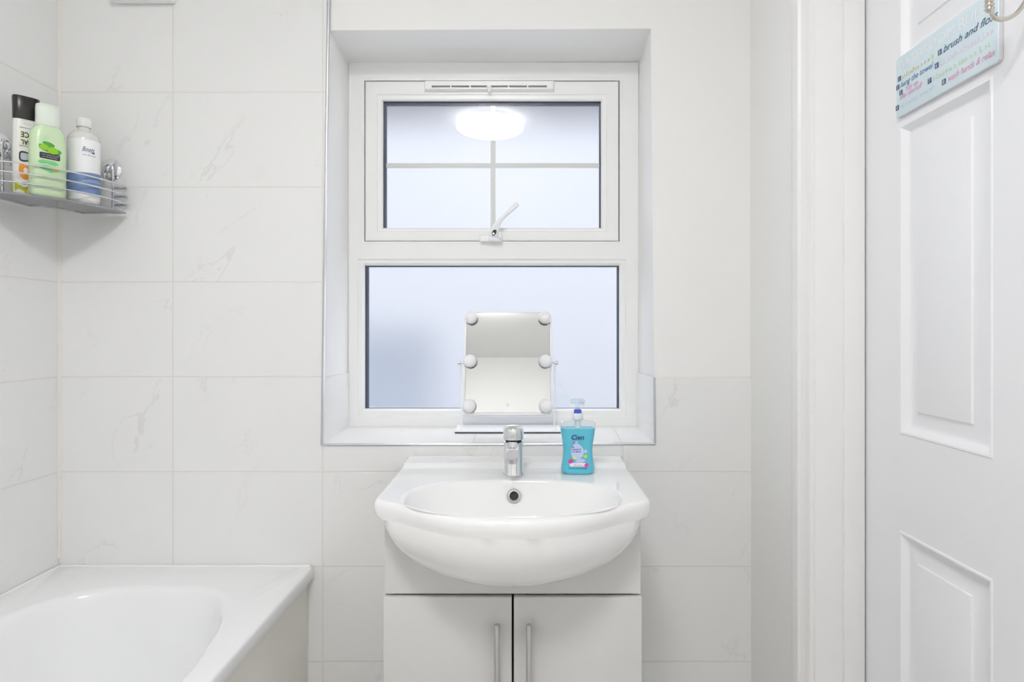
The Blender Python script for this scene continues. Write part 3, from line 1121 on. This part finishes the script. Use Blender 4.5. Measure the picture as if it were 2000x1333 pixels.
# ------------------------------------------------------------------ tap
tx, ty, tz = -0.0230, 1.388, ZT_ + 0.0003
tap = thing('mixer_tap', (tx, ty, tz), 'chrome single-lever mixer tap standing on the washbasin', 'tap')
mb = MB()
mb.lathe([(0.0245, tz), (0.0245, tz + 0.004), (0.0228, tz + 0.007), (0.0226, tz + 0.070), (0.0224, tz + 0.0765), (0.0200, tz + 0.0775)], (tx, ty, 0), 'z', 40)
mb.build('tap_body', M['chrome'], tap)
mb = MB()
sp = [(1.372, 0.888, 0.016, 0.0135), (1.345, 0.889, 0.0152, 0.013), (1.315, 0.8885, 0.0146, 0.0122), (1.296, 0.887, 0.0140, 0.0118), (1.289, 0.886, 0.0125, 0.0105)]
rings = []
for y, z, w, h in sp:
    rings.append([Vector((tx - 0.0015 + w * math.copysign(abs(math.cos(a)) ** 0.6, math.cos(a)), y, z + h * math.copysign(abs(math.sin(a)) ** 0.6, math.sin(a)))) for a in [2 * math.pi * k / 24 for k in range(24)]])
mb.loft(rings, True, True)
mb.build('tap_spout', M['chrome'], tap)
mb = MB()
mb.lathe([(0.0105, 0.0), (0.0115, 0.002), (0.0115, 0.0125)], (tx - 0.0015, 1.303, 0.8645), 'z', 24)
mb.build('aerator', M['satin'], tap)
mb = MB()
mb.mi = 1
mb.lathe([(0.0195, tz + 0.0776), (0.0195, tz + 0.0815)], (tx, ty, 0), 'z', 32)
mb.mi = 0
hb = tz + 0.0816
hv0 = len(mb.bm.verts)
mb.lathe([(0.0215, hb), (0.0243, hb + 0.002), (0.0246, hb + 0.018), (0.0240, hb + 0.025), (0.0215, hb + 0.0295), (0.014, hb + 0.0325), (0.004, hb + 0.0335)], (tx, ty, 0), 'z', 40)
# short flat lever pointing to the wall
rings = []
for y, z, w, h in ((1.395, hb + 0.012, 0.014, 0.008), (1.425, hb + 0.013, 0.011, 0.0055), (1.452, hb + 0.014, 0.0095, 0.004), (1.460, hb + 0.0145, 0.007, 0.003)):
    rings.append([Vector((tx + 0.004 + w * math.cos(a), y, z + h * math.sin(a))) for a in [2 * math.pi * k / 16 for k in range(16)]])
mb.loft(rings, True, True)
mb.build('tap_lever', [M['chrome'], M['dark_hole']], tap)

# ------------------------------------------------------------------ hand soap
sx_, sy_, sz_ = 0.1295, 1.402, ZT_ + 0.0004
soap = thing('soap_bottle', (sx_, sy_, sz_), 'clear pump bottle of cyan hand soap standing right of the tap', 'soap bottle')
SH = 0.121


def soap_w(h):
    t = h / SH
    w = 0.0385 + 0.0035 * math.cos(t * 2 * math.pi * 0.95 + 0.5)
    if t < 0.10:
        w -= 0.006 * (1 - t / 0.10) ** 2
    return w


def soap_ring(h, k=1.0, b=0.0225, n=3.0, N_=56):
    A_, B_ = soap_w(h) * k, b * k
    r = []
    for i in range(N_):
        a = 2 * math.pi * i / N_
        c, s = math.cos(a), math.sin(a)
        r.append(Vector((sx_ + A_ * math.copysign(abs(c) ** (2 / n), c), sy_ + B_ * math.copysign(abs(s) ** (2 / n), s), sz_ + h)))
    return r


mb = MB()
rings = [soap_ring(0.0005, 0.9), soap_ring(0.003, 0.97), soap_ring(0.008, 0.985)]
for k in range(1, 17):
    rings.append(soap_ring(0.008 + k * (0.107 - 0.008) / 16, 0.985))
mb.loft(rings, True, True)
mb.build('liquid', M['soap'], soap, angle=60)
mb = MB()
rings = [soap_ring(0.0, 0.9), soap_ring(0.0025, 0.985)]
for k in range(1, 17):
    rings.append(soap_ring(0.0025 + k * (0.117 - 0.0025) / 16))
rings += [soap_ring(0.1205, 0.96), soap_ring(0.1225, 0.86, n=2.6)]
for s, h in ((0.62, 0.1242), (0.40, 0.1262)):
    base = soap_ring(SH, 1.0, n=2.2)
    rings.append([Vector((sx_ + (p.x - sx_) * s, sy_ + (p.y - sy_) * min(1, s * 1.35), sz_ + h)) for p in base])
mb.loft(rings, True, True)
mb.build('bottle_shell', M['plasticclear'], soap, angle=60)
mb = MB()
mb.tube([(sx_, sy_, sz_ + 0.02), (sx_, sy_, sz_ + 0.128)], 0.0035, 10)
mb.lathe([(0.0075, sz_ + 0.107), (0.0075, sz_ + 0.1265), (0.012, sz_ + 0.1268), (0.0125, sz_ + 0.1275), (0.0125, sz_ + 0.1405), (0.0115, sz_ + 0.142)], (sx_, sy_, 0), 'z', 32)
mb.build('pump_collar', M['pump'], soap)
mb = MB()
mb.lathe([(0.0092, sz_ + 0.1422), (0.0092, sz_ + 0.1495), (0.006, sz_ + 0.1515)], (sx_, sy_, 0), 'z', 28)
mb.build('pump_ring', M['bluecap'], soap)
mb = MB()
mb.lathe([(0.0055, sz_ + 0.1516), (0.0055, sz_ + 0.164), (0.0165, sz_ + 0.1655), (0.0175, sz_ + 0.172), (0.013, sz_ + 0.1755), (0.003, sz_ + 0.1762)], (sx_, sy_, 0), 'z', 28)
mb.tube([(sx_ + 0.004, sy_ - 0.012, sz_ + 0.170), (sx_ + 0.008, sy_ - 0.032, sz_ + 0.169), (sx_ + 0.009, sy_ - 0.036, sz_ + 0.164)], 0.0042, 10)
mb.build('pump_head', M['plasticclear'], soap)


def on_soap(x, h, lift=0.0006):
    n = 3.0
    A_ = soap_w(h)
    q = max(0.0, 1 - abs(x / A_) ** n) ** (1 / n)
    return Vector((sx_ + x, sy_ - 0.0225 * q - lift, sz_ + h))


def sp_(x0, h0, lift=0.0006):
    return lambda x, y: on_soap(x0 + x, h0 + y, lift)


mb = MB()
mb.mi = 0
letters(mb, 'Cien', 0.0162, sp_(-0.018, 0.0825), shear=0.15, bold=0.0003)
mb.mi = 1
patch(mb, [tuple(p[:2]) for p in smooth_path([(x, y, 0) for x, y in [(-0.017, 0.049), (-0.018, 0.058), (-0.014, 0.067), (-0.007, 0.0735), (0.001, 0.072), (0.0095, 0.064), (0.0125, 0.054), (0.010, 0.044), (0.003, 0.038), (-0.008, 0.036), (-0.015, 0.041)]], 3, closed=True)], sp_(0, 0, 0.0004))
patch(mb, ell(0.004, 0.033, 0.012, 0.0045, rot=0.1), sp_(0, 0, 0.00035))
patch(mb, ell(0.0165, 0.055, 0.0035, 0.0045), sp_(0, 0, 0.00035))
mb.mi = 2
patch(mb, ell(-0.0115, 0.0765, 0.0022, 0.0026, rot=0.4), sp_(0, 0, 0.0007))
mb.mi = 1
patch(mb, ell(-0.0045, 0.0765, 0.0032, 0.0022, rot=0.5), sp_(0, 0, 0.00045))
mb.mi = 0
for k, (w, h) in enumerate(((0.006, 0.0634), (0.019, 0.0577), (0.021, 0.0525))):
    faint_writing(mb, w, 0.0042, sp_(-0.0155, h, 0.0008), seed=5 + k, stroke=0.3)
mb.mi = 3
patch(mb, ell(0.016, 0.043, 0.0048, 0.0042), sp_(0, 0, 0.0007))
mb.mi = 4
patch(mb, ell(-0.009, 0.040, 0.005, 0.004), sp_(0, 0, 0.0007))
mb.mi = 5
patch(mb, rrect(-0.0205, 0.018, 0.0195, 0.028, 0.003), sp_(0, 0, 0.0005))
mb.mi = 2
patch(mb, ell(-0.0185, 0.0315, 0.0062, 0.0048, rot=0.3), sp_(0, 0, 0.0009))
patch(mb, ell(0.0185, 0.0225, 0.0048, 0.005), sp_(0, 0, 0.0009))
faint_writing(mb, 0.024, 0.0035, sp_(-0.012, 0.0215, 0.0009), seed=11)
mb.mi = 6
faint_writing(mb, 0.043, 0.0038, sp_(-0.0235, 0.0135, 0.0006), seed=12, stroke=0.22)
mb.build('label', [M['navyink'], M['lilac'], M['magenta'], M['limegreen'], M['paleyellow'], M['whiteink'], M['soapink']], soap, recalc=False)

# ------------------------------------------------------------------ make-up mirror on the sill
mcx, mpy, mpz = -0.0433, 1.668, 1.067
mz0 = sill_z(1.69) + 0.0012
vm = thing('vanity_mirror', (mcx, 1.69, mz0), 'white tilting make-up mirror with six round bulbs on the window sill', 'mirror')
mb = MB()
za, zb_ = sill_z(1.648) + 0.0006, sill_z(1.718) + 0.0006
def slab(z_lo, z_hi, ex):
    a = [Vector((mcx - 0.148 - ex, 1.650 - ex, za + z_lo)), Vector((mcx + 0.148 + ex, 1.650 - ex, za + z_lo)), Vector((mcx + 0.148 + ex, 1.717, zb_ + z_lo)), Vector((mcx - 0.148 - ex, 1.717, zb_ + z_lo))]
    mb.loft([a, [p + Vector((0, 0, z_hi - z_lo)) for p in a]], True, True)
mb.mi = 1
slab(0.0, 0.0030, 0.0008)
mb.mi = 0
slab(0.0030, 0.0068, 0.0003)
mb.build('mirror_base', [M['white_metal'], M['rubber']], vm)
bz_ = sill_z(1.662) + 0.0065
for s in (-1, 1):
    mb = MB()
    xb_ = mcx + s * 0.1315
    mb.tube([(xb_, 1.664, bz_), (xb_, 1.664, bz_ + 0.05), (mcx + s * 0.1325, mpy, mpz - 0.03), (mcx + s * 0.1325, mpy, mpz + 0.004)], 0.0026, 10)
    mb.lathe([(0.005, bz_), (0.004, bz_ + 0.004), (0.0026, bz_ + 0.006)], (xb_, 1.664, 0), 'z', 16)
    st = mb.build('mirror_post', M['white_metal'], vm)
    mb = MB()
    mb.tube([(mcx + s * 0.1255, mpy, mpz), (mcx + s * 0.139, mpy, mpz)], 0.0022, 10)
    mb.lathe([(0.0055, 0.135), (0.0058, 0.137), (0.0058, 0.1405), (0.004, 0.142)], (mcx, mpy, mpz), 'x', 18, s)
    mb.build('pivot_knob', M['satin'], vm)
TILT = math.radians(14.5)
R = Matrix.Rotation(-TILT, 3, 'X')           # top leans to the window


def tilt(mb_):
    for v in mb_.bm.verts:
        v.co = R @ v.co + Vector((mcx, mpy, mpz))


W2, H2 = 0.1245, 0.1485
mb = MB()
mb.rect_loft([(-W2, W2, -H2, H2, 0.009), (-W2, W2, -H2, H2, -0.006), (-W2 + 0.001, W2 - 0.001, -H2 + 0.001, H2 - 0.001, -0.007),
              (-W2 + 0.0055, W2 - 0.0055, -H2 + 0.007, H2 - 0.002, -0.007), (-W2 + 0.0055, W2 - 0.0055, -H2 + 0.007, H2 - 0.002, -0.0045)], cap0=True)
tilt(mb)
mb.build('mirror_frame', M['white_metal'], vm)
mb = MB()
mb.box(-W2 + 0.0057, W2 - 0.0057, -0.0062, -0.0035, -H2 + 0.0072, H2 - 0.0022, 0.0004, 1)
tilt(mb)
gl = mb.build('mirror_glass', M['mirror'], vm)
mb = MB()
n = 24
mb.loft([[Vector((r * math.cos(2 * math.pi * i / n), -0.0064, -H2 + 0.028 + r * math.sin(2 * math.pi * i / n))) for i in range(n)] for r in (0.0050, 0.0044)])
mb.quad((-0.0012, -0.0064, -H2 + 0.026), (0.0012, -0.0064, -H2 + 0.026), (0.0012, -0.0064, -H2 + 0.030), (-0.0012, -0.0064, -H2 + 0.030))
tilt(mb)
mb.build('touch_switch', M['greypanel'], gl)
for zz in (H2 - 0.020, 0.002, -H2 + 0.025):
    for s in (-1, 1):
        mb = MB()
        mb.lathe([(0.0150, 0.0), (0.0150, 0.004), (0.0182, 0.005), (0.0190, 0.010), (0.0180, 0.016), (0.0145, 0.0215), (0.008, 0.0245), (0.002, 0.0252)], (s * (0.1055), -0.0063, zz), 'y', 28, -1)
        tilt(mb)
        mb.build('bulb', M['bulb'], vm)

# ================================================================== SHOWER SHELF IN THE CORNER
shelf = thing('shower_basket', (XL + 0.09, 1.43, 1.468), 'chrome wire corner basket on suction pads above the bathtub', 'shower basket')
EX, EYc, ea, eb = -1.212, 1.536, 0.174, 0.246


def arc(z, k=1.0, t0=0, t1=90, n=28):
    out = []
    for i in range(n + 1):
        t = math.radians(t0 + (t1 - t0) * i / n)
        out.append(Vector((EX + ea * k * math.cos(t), EYc - eb * k * math.sin(t), z)))
    return out


BZ = 1.4655
for z in (1.4905, 1.5125, 1.5345):
    mb = MB()
    pts = [Vector((-1.078, 1.5465, z)), Vector((-1.045, 1.5465, z))] + arc(z, 1.0, 2, 88) + [Vector((-1.2185, 1.290, z)), Vector((-1.2185, 1.32, z))]
    pts = [pts[0], pts[1], Vector((-1.0395, 1.5425, z))] + pts[2:]
    mb.tube(pts, 0.0019, 8)
    mb.build('rail', M['chrome'], shelf)
mb = MB()
outer, inner = arc(BZ, 1.0, 0, 90), arc(BZ, 0.36, 0, 90)
up = Vector((0, 0, 0.0016))
for A_, B_ in zip(zip(outer, inner), list(zip(outer, inner))[1:]):
    (p, q), (r, s) = A_, B_
    mb.quad(p, r, s, q)
    mb.quad(p + up, q + up, s + up, r + up)
mb.tube(outer, 0.0028, 8)
mb.tube(inner, 0.0022, 8)
mb.tube([outer[0], inner[0]], 0.0022, 8)
mb.tube([outer[-1], inner[-1]], 0.0022, 8)
mb.build('tray', M['tray'], shelf)
ZBASE = BZ + 0.0030
for s in (0, 1):
    mb = MB()
    if s == 0:
        pts = [(-1.075, 1.5415, BZ), (-1.075, 1.5415, 1.580), (-1.078, 1.5415, 1.590), (-1.086, 1.5415, 1.594), (-1.094, 1.5415, 1.590), (-1.097, 1.5415, 1.580), (-1.097, 1.5415, 1.545)]
    else:
        pts = [(-1.2135, 1.372, BZ), (-1.2135, 1.372, 1.592), (-1.2135, 1.375, 1.602), (-1.2135, 1.383, 1.606), (-1.2135, 1.391, 1.602), (-1.2135, 1.394, 1.592), (-1.2135, 1.394, 1.557)]
    mb.tube(smooth_path(pts, 4), 0.0021, 8)
    mb.build('hook_wire', M['chrome'], shelf)
    mb = MB()
    prof = [(0.0285, 0.0005), (0.0285, 0.002), (0.026, 0.0055), (0.020, 0.010), (0.012, 0.0125), (0.009, 0.013), (0.009, 0.017), (0.006, 0.0185), (0.001, 0.019)]
    if s == 0:
        mb.lathe([(r, h * 0.6) for r, h in prof], (-1.0855, 1.55, 1.5805), 'y', 32, -1)
    else:
        mb.lathe([(r, h * 0.6) for r, h in prof], (XL, 1.383, 1.593), 'x', 32, 1)
    mb.build('suction_pad', M['chrome'], shelf)


# ------------------------------------------------------------------ toiletries in the basket
def super_ring(w, d, z, n=3.0, N_=48):
    r = []
    for i in range(N_):
        a = 2 * math.pi * i / N_
        c, s = math.cos(a), math.sin(a)
        r.append(Vector((w * math.copysign(abs(c) ** (2 / n), c), d * math.copysign(abs(s) ** (2 / n), s), z)))
    return r


def on_oval(w, d, n, lift=0.0004):
    def f(x, z, l=lift):
        q = max(0.0, 1 - abs(x / w) ** n) ** (1 / n)
        return Vector((x, -d * q - l, z))
    return f


# upside-down bottle with a black cap
bk = thing('shower_gel_bottle', (-1.159, 1.372, ZBASE), 'white bottle with black cap and upside-down print, leftmost in the corner basket', 'toiletry bottle', local=True)
bk.rotation_euler = (0, 0, math.radians(52))
w, d = 0.0245, 0.0135
mb = MB()
mb.loft([super_ring(w * 0.90, d * 0.85, 0.0), super_ring(w * 0.97, d * 0.95, 0.003), super_ring(w, d, 0.008), super_ring(w, d, 0.05), super_ring(w * 1.0, d, 0.12), super_ring(w * 0.985, d, 0.165), super_ring(w * 0.97, d * 0.98, 0.1785)], True, True)
mb.build('bottle', M['bottle_white'], bk, angle=60)
mb = MB()
mb.loft([super_ring(w * 0.94, d * 0.93, 0.1790), super_ring(w * 0.99, d * 1.0, 0.182), super_ring(w * 1.0, d * 1.02, 0.205), super_ring(w * 1.03, d * 1.03, 0.2305), super_ring(w * 1.0, d * 0.98, 0.2325)], True, True)
mb.build('cap', M['black'], bk, angle=60)
f0_ = on_oval(w, d, 3.0)
f = lambda x, z, l=0.0004: f0_(x * 0.70 - 0.003, z, l)
mb = MB()
mb.mi = 1
patch(mb, rrect(-0.016, 0.034, 0.117, 0.158, 0.001), lambda x, y: f(x, y, 0.0003))
mb.mi = 0
letters(mb, 'IAL', 0.0155, lambda x, y: f(-0.0125 - x, 0.1305 - y, 0.0007), align='RIGHT', bold=0.0004)
letters(mb, 'CE', 0.0175, lambda x, y: f(-0.0125 - x, 0.1485 - y, 0.0007), align='RIGHT', bold=0.0004)
patch(mb, rrect(-0.016, 0.034, 0.1155, 0.117, 0.0004), lambda x, y: f(x, y, 0.0006))
patch(mb, rrect(-0.016, 0.034, 0.158, 0.1592, 0.0004), lambda x, y: f(x, y, 0.0006))
patch(mb, rrect(-0.0175, 0.033, 0.080, 0.1045, 0.008), lambda x, y: f(x, y, 0.0004))
mb.mi = 2
patch(mb, rrect(-0.0135, 0.033, 0.084, 0.1005, 0.005), lambda x, y: f(x, y, 0.0008))
mb.mi = 5
faint_writing(mb, 0.02, 0.004, lambda x, y: f(0.012 - x, 0.170 - y, 0.0005), 21)
faint_writing(mb, 0.024, 0.0022, lambda x, y: f(0.014 - x, 0.1765 - y, 0.0005), 22)
mb.mi = 3
patch(mb, [(-0.016, 0.078), (-0.018, 0.060), (-0.014, 0.046), (-0.004, 0.038), (0.010, 0.042), (0.030, 0.05), (0.031, 0.078)], lambda x, y: f(x, y, 0.0005))
mb.mi = 6
patch(mb, ell(0.0, 0.060, 0.006, 0.007), lambda x, y: f(x, y, 0.0008))
mb.mi = 4
patch(mb, rrect(-0.0325, 0.004, 0.008, 0.034, 0.002), lambda x, y: f(x, y, 0.0004))
mb.mi = 6
patch(mb, ell(-0.004, 0.030, 0.010, 0.009), lambda x, y: f(x, y, 0.0008))
mb.mi = 2
patch(mb, rrect(-0.010, 0.001, 0.026, 0.034, 0.001), lambda x, y: f(x, y, 0.0011))
mb.build('label', [M['ink'], M['label_cream'], M['greypanel'], M['orange'], M['mustard'], M['greyink'], M['whiteink']], bk, recalc=False)

# pale green bottle
gr = thing('shampoo_bottle', (-1.1105, 1.3745, ZBASE), 'pale green bottle with green apple label, middle one in the corner basket', 'toiletry bottle', local=True)
gr.rotation_euler = (0, 0, math.radians(57))
w, d = 0.0345, 0.0185
mb = MB()
mb.loft([super_ring(w * 0.92, d * 0.88, 0.0), super_ring(w * 0.98, d * 0.96, 0.003), super_ring(w, d, 0.008), super_ring(w, d, 0.06), super_ring(w, d, 0.11), super_ring(w * 0.97, d, 0.135), super_ring(w * 0.90, d * 0.97, 0.150), super_ring(w * 0.76, d * 0.92, 0.160), super_ring(w * 0.66, d * 0.86, 0.164)], True, True)
mb.build('bottle', M['bottle_green'], gr, angle=60)
mb = MB()
mb.loft([super_ring(w * 0.64, d * 0.86, 0.1645, 2.4), super_ring(w * 0.66, d * 0.92, 0.167, 2.4), super_ring(w * 0.66, d * 0.92, 0.205, 2.4), super_ring(w * 0.63, d * 0.88, 0.214, 2.4), super_ring(w * 0.55, d * 0.75, 0.2155, 2.4)], True, True)
mb.build('cap', M['cap_green'], gr, angle=60)
f = on_oval(w, d, 3.0)
g_ = lambda l: (lambda x, y: f(x, y, l))
mb = MB()
mb.mi = 0
patch(mb, ell(-0.004, 0.121, 0.012, 0.005, rot=-0.2), g_(0.0004))
patch(mb, [tuple(p[:2]) for p in smooth_path([(x, y, 0) for x, y in [(-0.022, 0.116), (-0.016, 0.119), (0.016, 0.112), (0.021, 0.106), (0.014, 0.100), (0.0, 0.101), (-0.018, 0.107)]], 4, closed=True)], g_(0.0005))
mb.mi = 1
patch(mb, ell(-0.012, 0.1125, 0.0085, 0.0065), g_(0.0008))
patch(mb, ell(0.004, 0.1075, 0.0105, 0.0080), g_(0.0010))
mb.mi = 2
patch(mb, rrect(-0.021, 0.018, 0.0865, 0.1005, 0.003), g_(0.0012))
mb.mi = 3
faint_writing(mb, 0.031, 0.0034, lambda x, y: f(-0.017 + x, 0.0945 + y, 0.0016), 31)
faint_writing(mb, 0.029, 0.0034, lambda x, y: f(-0.0155 + x, 0.0895 + y, 0.0016), 32)
mb.mi = 4
patch(mb, [(-0.024, 0.079), (-0.016, 0.084), (0.008, 0.083), (0.016, 0.078), (0.010, 0.074), (-0.02, 0.074)], g_(0.0005))
patch(mb, [(-0.024, 0.069), (-0.010, 0.072), (0.014, 0.068), (0.012, 0.060), (0.0, 0.055), (-0.018, 0.062)], g_(0.0006))
mb.mi = 5
patch(mb, ell(0.0085, 0.064, 0.0075, 0.0034), g_(0.0009))
mb.mi = 4
for k in range(3):
    faint_writing(mb, 0.015, 0.0024, lambda x, y, k=k: f(-0.02 + x, 0.137 - k * 0.0045 + y, 0.0005), 41 + k, 0.12)
mb.build('label', [M['leaf_dark'], M['leaf'], M['ink'], M['greypanel'], M['mintprint'], M['amber']], gr, recalc=False)

# round bottle, white label with a blue band
bt = thing('lotion_bottle', (-1.0885, 1.4585, ZBASE), 'round bottle with white label and slate blue band, rightmost in the corner basket', 'toiletry bottle', local=True)
bt.rotation_euler = (0, 0, math.radians(53))
RB = 0.0335
mb = MB()
mb.lathe([(0.030, 0.0), (0.0325, 0.002), (RB, 0.005), (RB, 0.158), (0.0325, 0.165), (0.029, 0.172), (0.022, 0.179), (0.0145, 0.1825), (0.0125, 0.186), (0.0125, 0.192)], (0, 0, 0), 'z', 48)
mb.build('bottle', M['bottle_clear'], bt)
mb = MB()
mb.lathe([(0.0155, 0.1925), (0.016, 0.194), (0.016, 0.2125), (0.0148, 0.2145)], (0, 0, 0), 'z', 36)
mb.build('cap', M['cap_white'], bt)


def on_can(x, z, l=0.0003):
    a = x / RB
    return Vector(((RB + l) * math.sin(a), -(RB + l) * math.cos(a), z))


mb = MB()
def band(z0, z1, l, mi, a0=-150, a1=150, wave=None, n=60):
    mb.mi = mi
    rows = []
    for i in range(n + 1):
        a = math.radians(a0 + (a1 - a0) * i / n)
        zz0 = z0(a) if callable(z0) else z0
        zz1 = z1(a) if callable(z1) else z1
        rows.append((Vector(((RB + l) * math.sin(a), -(RB + l) * math.cos(a), zz0)), Vector(((RB + l) * math.sin(a), -(RB + l) * math.cos(a), zz1))))
    for (p, q), (r, s) in zip(rows, rows[1:]):
        mb.quad(p, r, s, q)
band(0.010, 0.157, 0.0003, 0)
band(lambda a: 0.026 - 0.004 * math.sin(a), lambda a: 0.076 + 0.002 * math.sin(a), 0.0006, 1)
band(lambda a: 0.040 + 0.013 * math.cos(a - 0.3), lambda a: 0.047 + 0.014 * math.cos(a - 0.3), 0.0009, 2)
mb.mi = 3
letters(mb, 'Boots', 0.0165, lambda x, y: on_can(x - 0.001, 0.127 + y, 0.0008), shear=0.4, align='CENTER', width=0.0255)
patch(mb, [(-0.015, 0.1235), (0.010, 0.1248), (0.0135, 0.1275), (0.012, 0.1235)], lambda x, y: on_can(x, y, 0.0008))
faint_writing(mb, 0.026, 0.0030, lambda x, y: on_can(-0.012 + x, 0.117 + y, 0.0008), 51)
mb.build('label', [M['label_white'], M['label_blue'], M['label_blue_light'], M['navyink']], bt, recalc=False)

# ================================================================== SIGN AND HOOK ON THE DOOR
SX = 0.6925
SYL, SYR, SZB, SZT = 1.094, 0.858, 1.5525, 1.6625
sign = thing('bathroom_rules_sign', (0.694, 0.969, SZB), 'pale blue rules plaque hung on the white panelled door', 'sign')
mb = MB()
o_, i_ = rrect(SYR, SYL, SZB, SZT, 0.005), rrect(SYR + 0.001, SYL - 0.001, SZB + 0.001, SZT - 0.001, 0.005)
mb.mi = 1
V = lambda pts, x: [Vector((x, a, b)) for a, b in pts]
mb.loft([V(o_, 0.6992), V(o_, SX + 0.001)], True, False)
mb.mi = 0
mb.loft([V(o_, SX + 0.001), V(i_, SX)], False, True)
board = mb.build('board', [M['sign'], M['signedge']], sign)


def at_sign(u, v):
    dd = SX * 1150.0 / (u - 1022.0)
    return dd, CAM_Z + (645.0 - v) * dd / 1150.0


def sl(y0, z0, l=0.0004):
    return lambda x, y: Vector((SX - l, y0 - x, z0 + y))


mb = MB()
W = SYL - SYR
mb.mi = 0
letters(mb, 'BATHROOM RULES', 0.0235, sl(SYL - 0.010, SZT - 0.0265), width=W - 0.022)
def numbox(u, v, t):
    y, z = at_sign(u, v)
    mb.mi = 1
    mb.quad(*[Vector((SX - 0.0005, y + a * 0.0045, z + b * 0.0045)) for a, b in ((1, -1), (-1, -1), (-1, 1), (1, 1))])
    mb.mi = 8
    letters(mb, t, 0.0085, sl(y + 0.0024, z - 0.0031, 0.0008))
    return y, z
y, z = numbox(1757, 154, '1')
mb.mi = 2
faint_writing(mb, 0.082, 0.0085, sl(y - 0.008, z - 0.004), 61, 0.2)
y, z = numbox(1754, 171, '2')
mb.mi = 3
letters(mb, 'hang the towel', 0.0145, sl(y - 0.007, z - 0.004), shear=0.35, bold=0.0001, width=0.086)
y, z = numbox(1760, 181, '3')
mb.mi = 4
letters(mb, 'Tidy up', 0.0115, sl(y - 0.010, z - 0.003), shear=0.3, width=0.034)
yy, zz = at_sign(1757, 195)
letters(mb, 'after yourself', 0.0125, sl(yy, zz - 0.001), shear=0.3, width=0.062)
y, z = numbox(1753, 211, '4')
mb.mi = 7
faint_writing(mb, 0.090, 0.0085, sl(y - 0.010, z - 0.0045), 62, 0.16)
y, z = numbox(1836, 102, '5')
mb.mi = 1
letters(mb, 'brush and floss', 0.0165, sl(y - 0.007, z - 0.005), shear=0.35, bold=0.0001, width=0.112)
y, z = numbox(1830, 128, '6')
mb.mi = 5
faint_writing(mb, 0.106, 0.0095, sl(y - 0.009, z - 0.0045), 63, 0.16)
y, z = numbox(1816, 158, '7')
mb.mi = 6
faint_writing(mb, 0.118, 0.0095, sl(y - 0.010, z - 0.0045), 64, 0.18)
y, z = numbox(1844, 160, '8')
mb.mi = 4
letters(mb, 'wash hands & relax', 0.0145, sl(y - 0.008, z - 0.004), shear=0.35, width=0.096)
mb.mi = 0
ya, za_ = at_sign(1834, 132)
yb2, zb2 = at_sign(1936, 71)
mb.quad(Vector((SX - 0.0004, ya, za_ - 0.0006)), Vector((SX - 0.0004, SYR + 0.012, za_ - 0.0006)), Vector((SX - 0.0004, SYR + 0.012, za_ + 0.0006)), Vector((SX - 0.0004, ya, za_ + 0.0006)))
mb.build('lettering', [M['sign_white'], M['sign_navy'], M['sign_yellow'], M['sign_blue'], M['sign_pink'], M['sign_palepink'], M['sign_green'], M['sign_grey'], M['sign_white']], sign, recalc=False)

hook = thing('robe_hook', (0.70, 0.80, 1.645), 'satin nickel robe hook curling out from the door at the top right corner', 'hook')
HY = 0.80
mb = MB()
mb.lathe([(0.022, 0.0), (0.022, 0.0025), (0.018, 0.006), (0.009, 0.008)], (0.6998, HY, 1.642), 'x', 28, -1)
mb.build('backplate', M['nickel'], hook)
mb = MB()
mb.tube(smooth_path([(0.695, HY, 1.640), (0.690, HY, 1.622), (0.6805, HY, 1.604), (0.672, HY, 1.5925), (0.663, HY, 1.5858), (0.652, HY, 1.5822), (0.643, HY, 1.5832), (0.6375, HY, 1.588), (0.6345, HY, 1.598)], 6), 0.0029, 12)
mb.build('hook_arm', M['nickel'], hook)
mb = MB()
prof = [(0.003, 1.592)]
for k in range(4):
    z0 = 1.5935 + k * 0.0058
    prof += [(0.0040, z0), (0.0054, z0 + 0.0015), (0.0054, z0 + 0.0038), (0.0040, z0 + 0.0053)]
prof += [(0.0035, 1.618), (0.0065, 1.621), (0.0078, 1.626), (0.0065, 1.631), (0.002, 1.634)]
mb.lathe(prof, (0.6335, HY, 0), 'z', 24)
mb.build('finial', M['nickel'], hook)
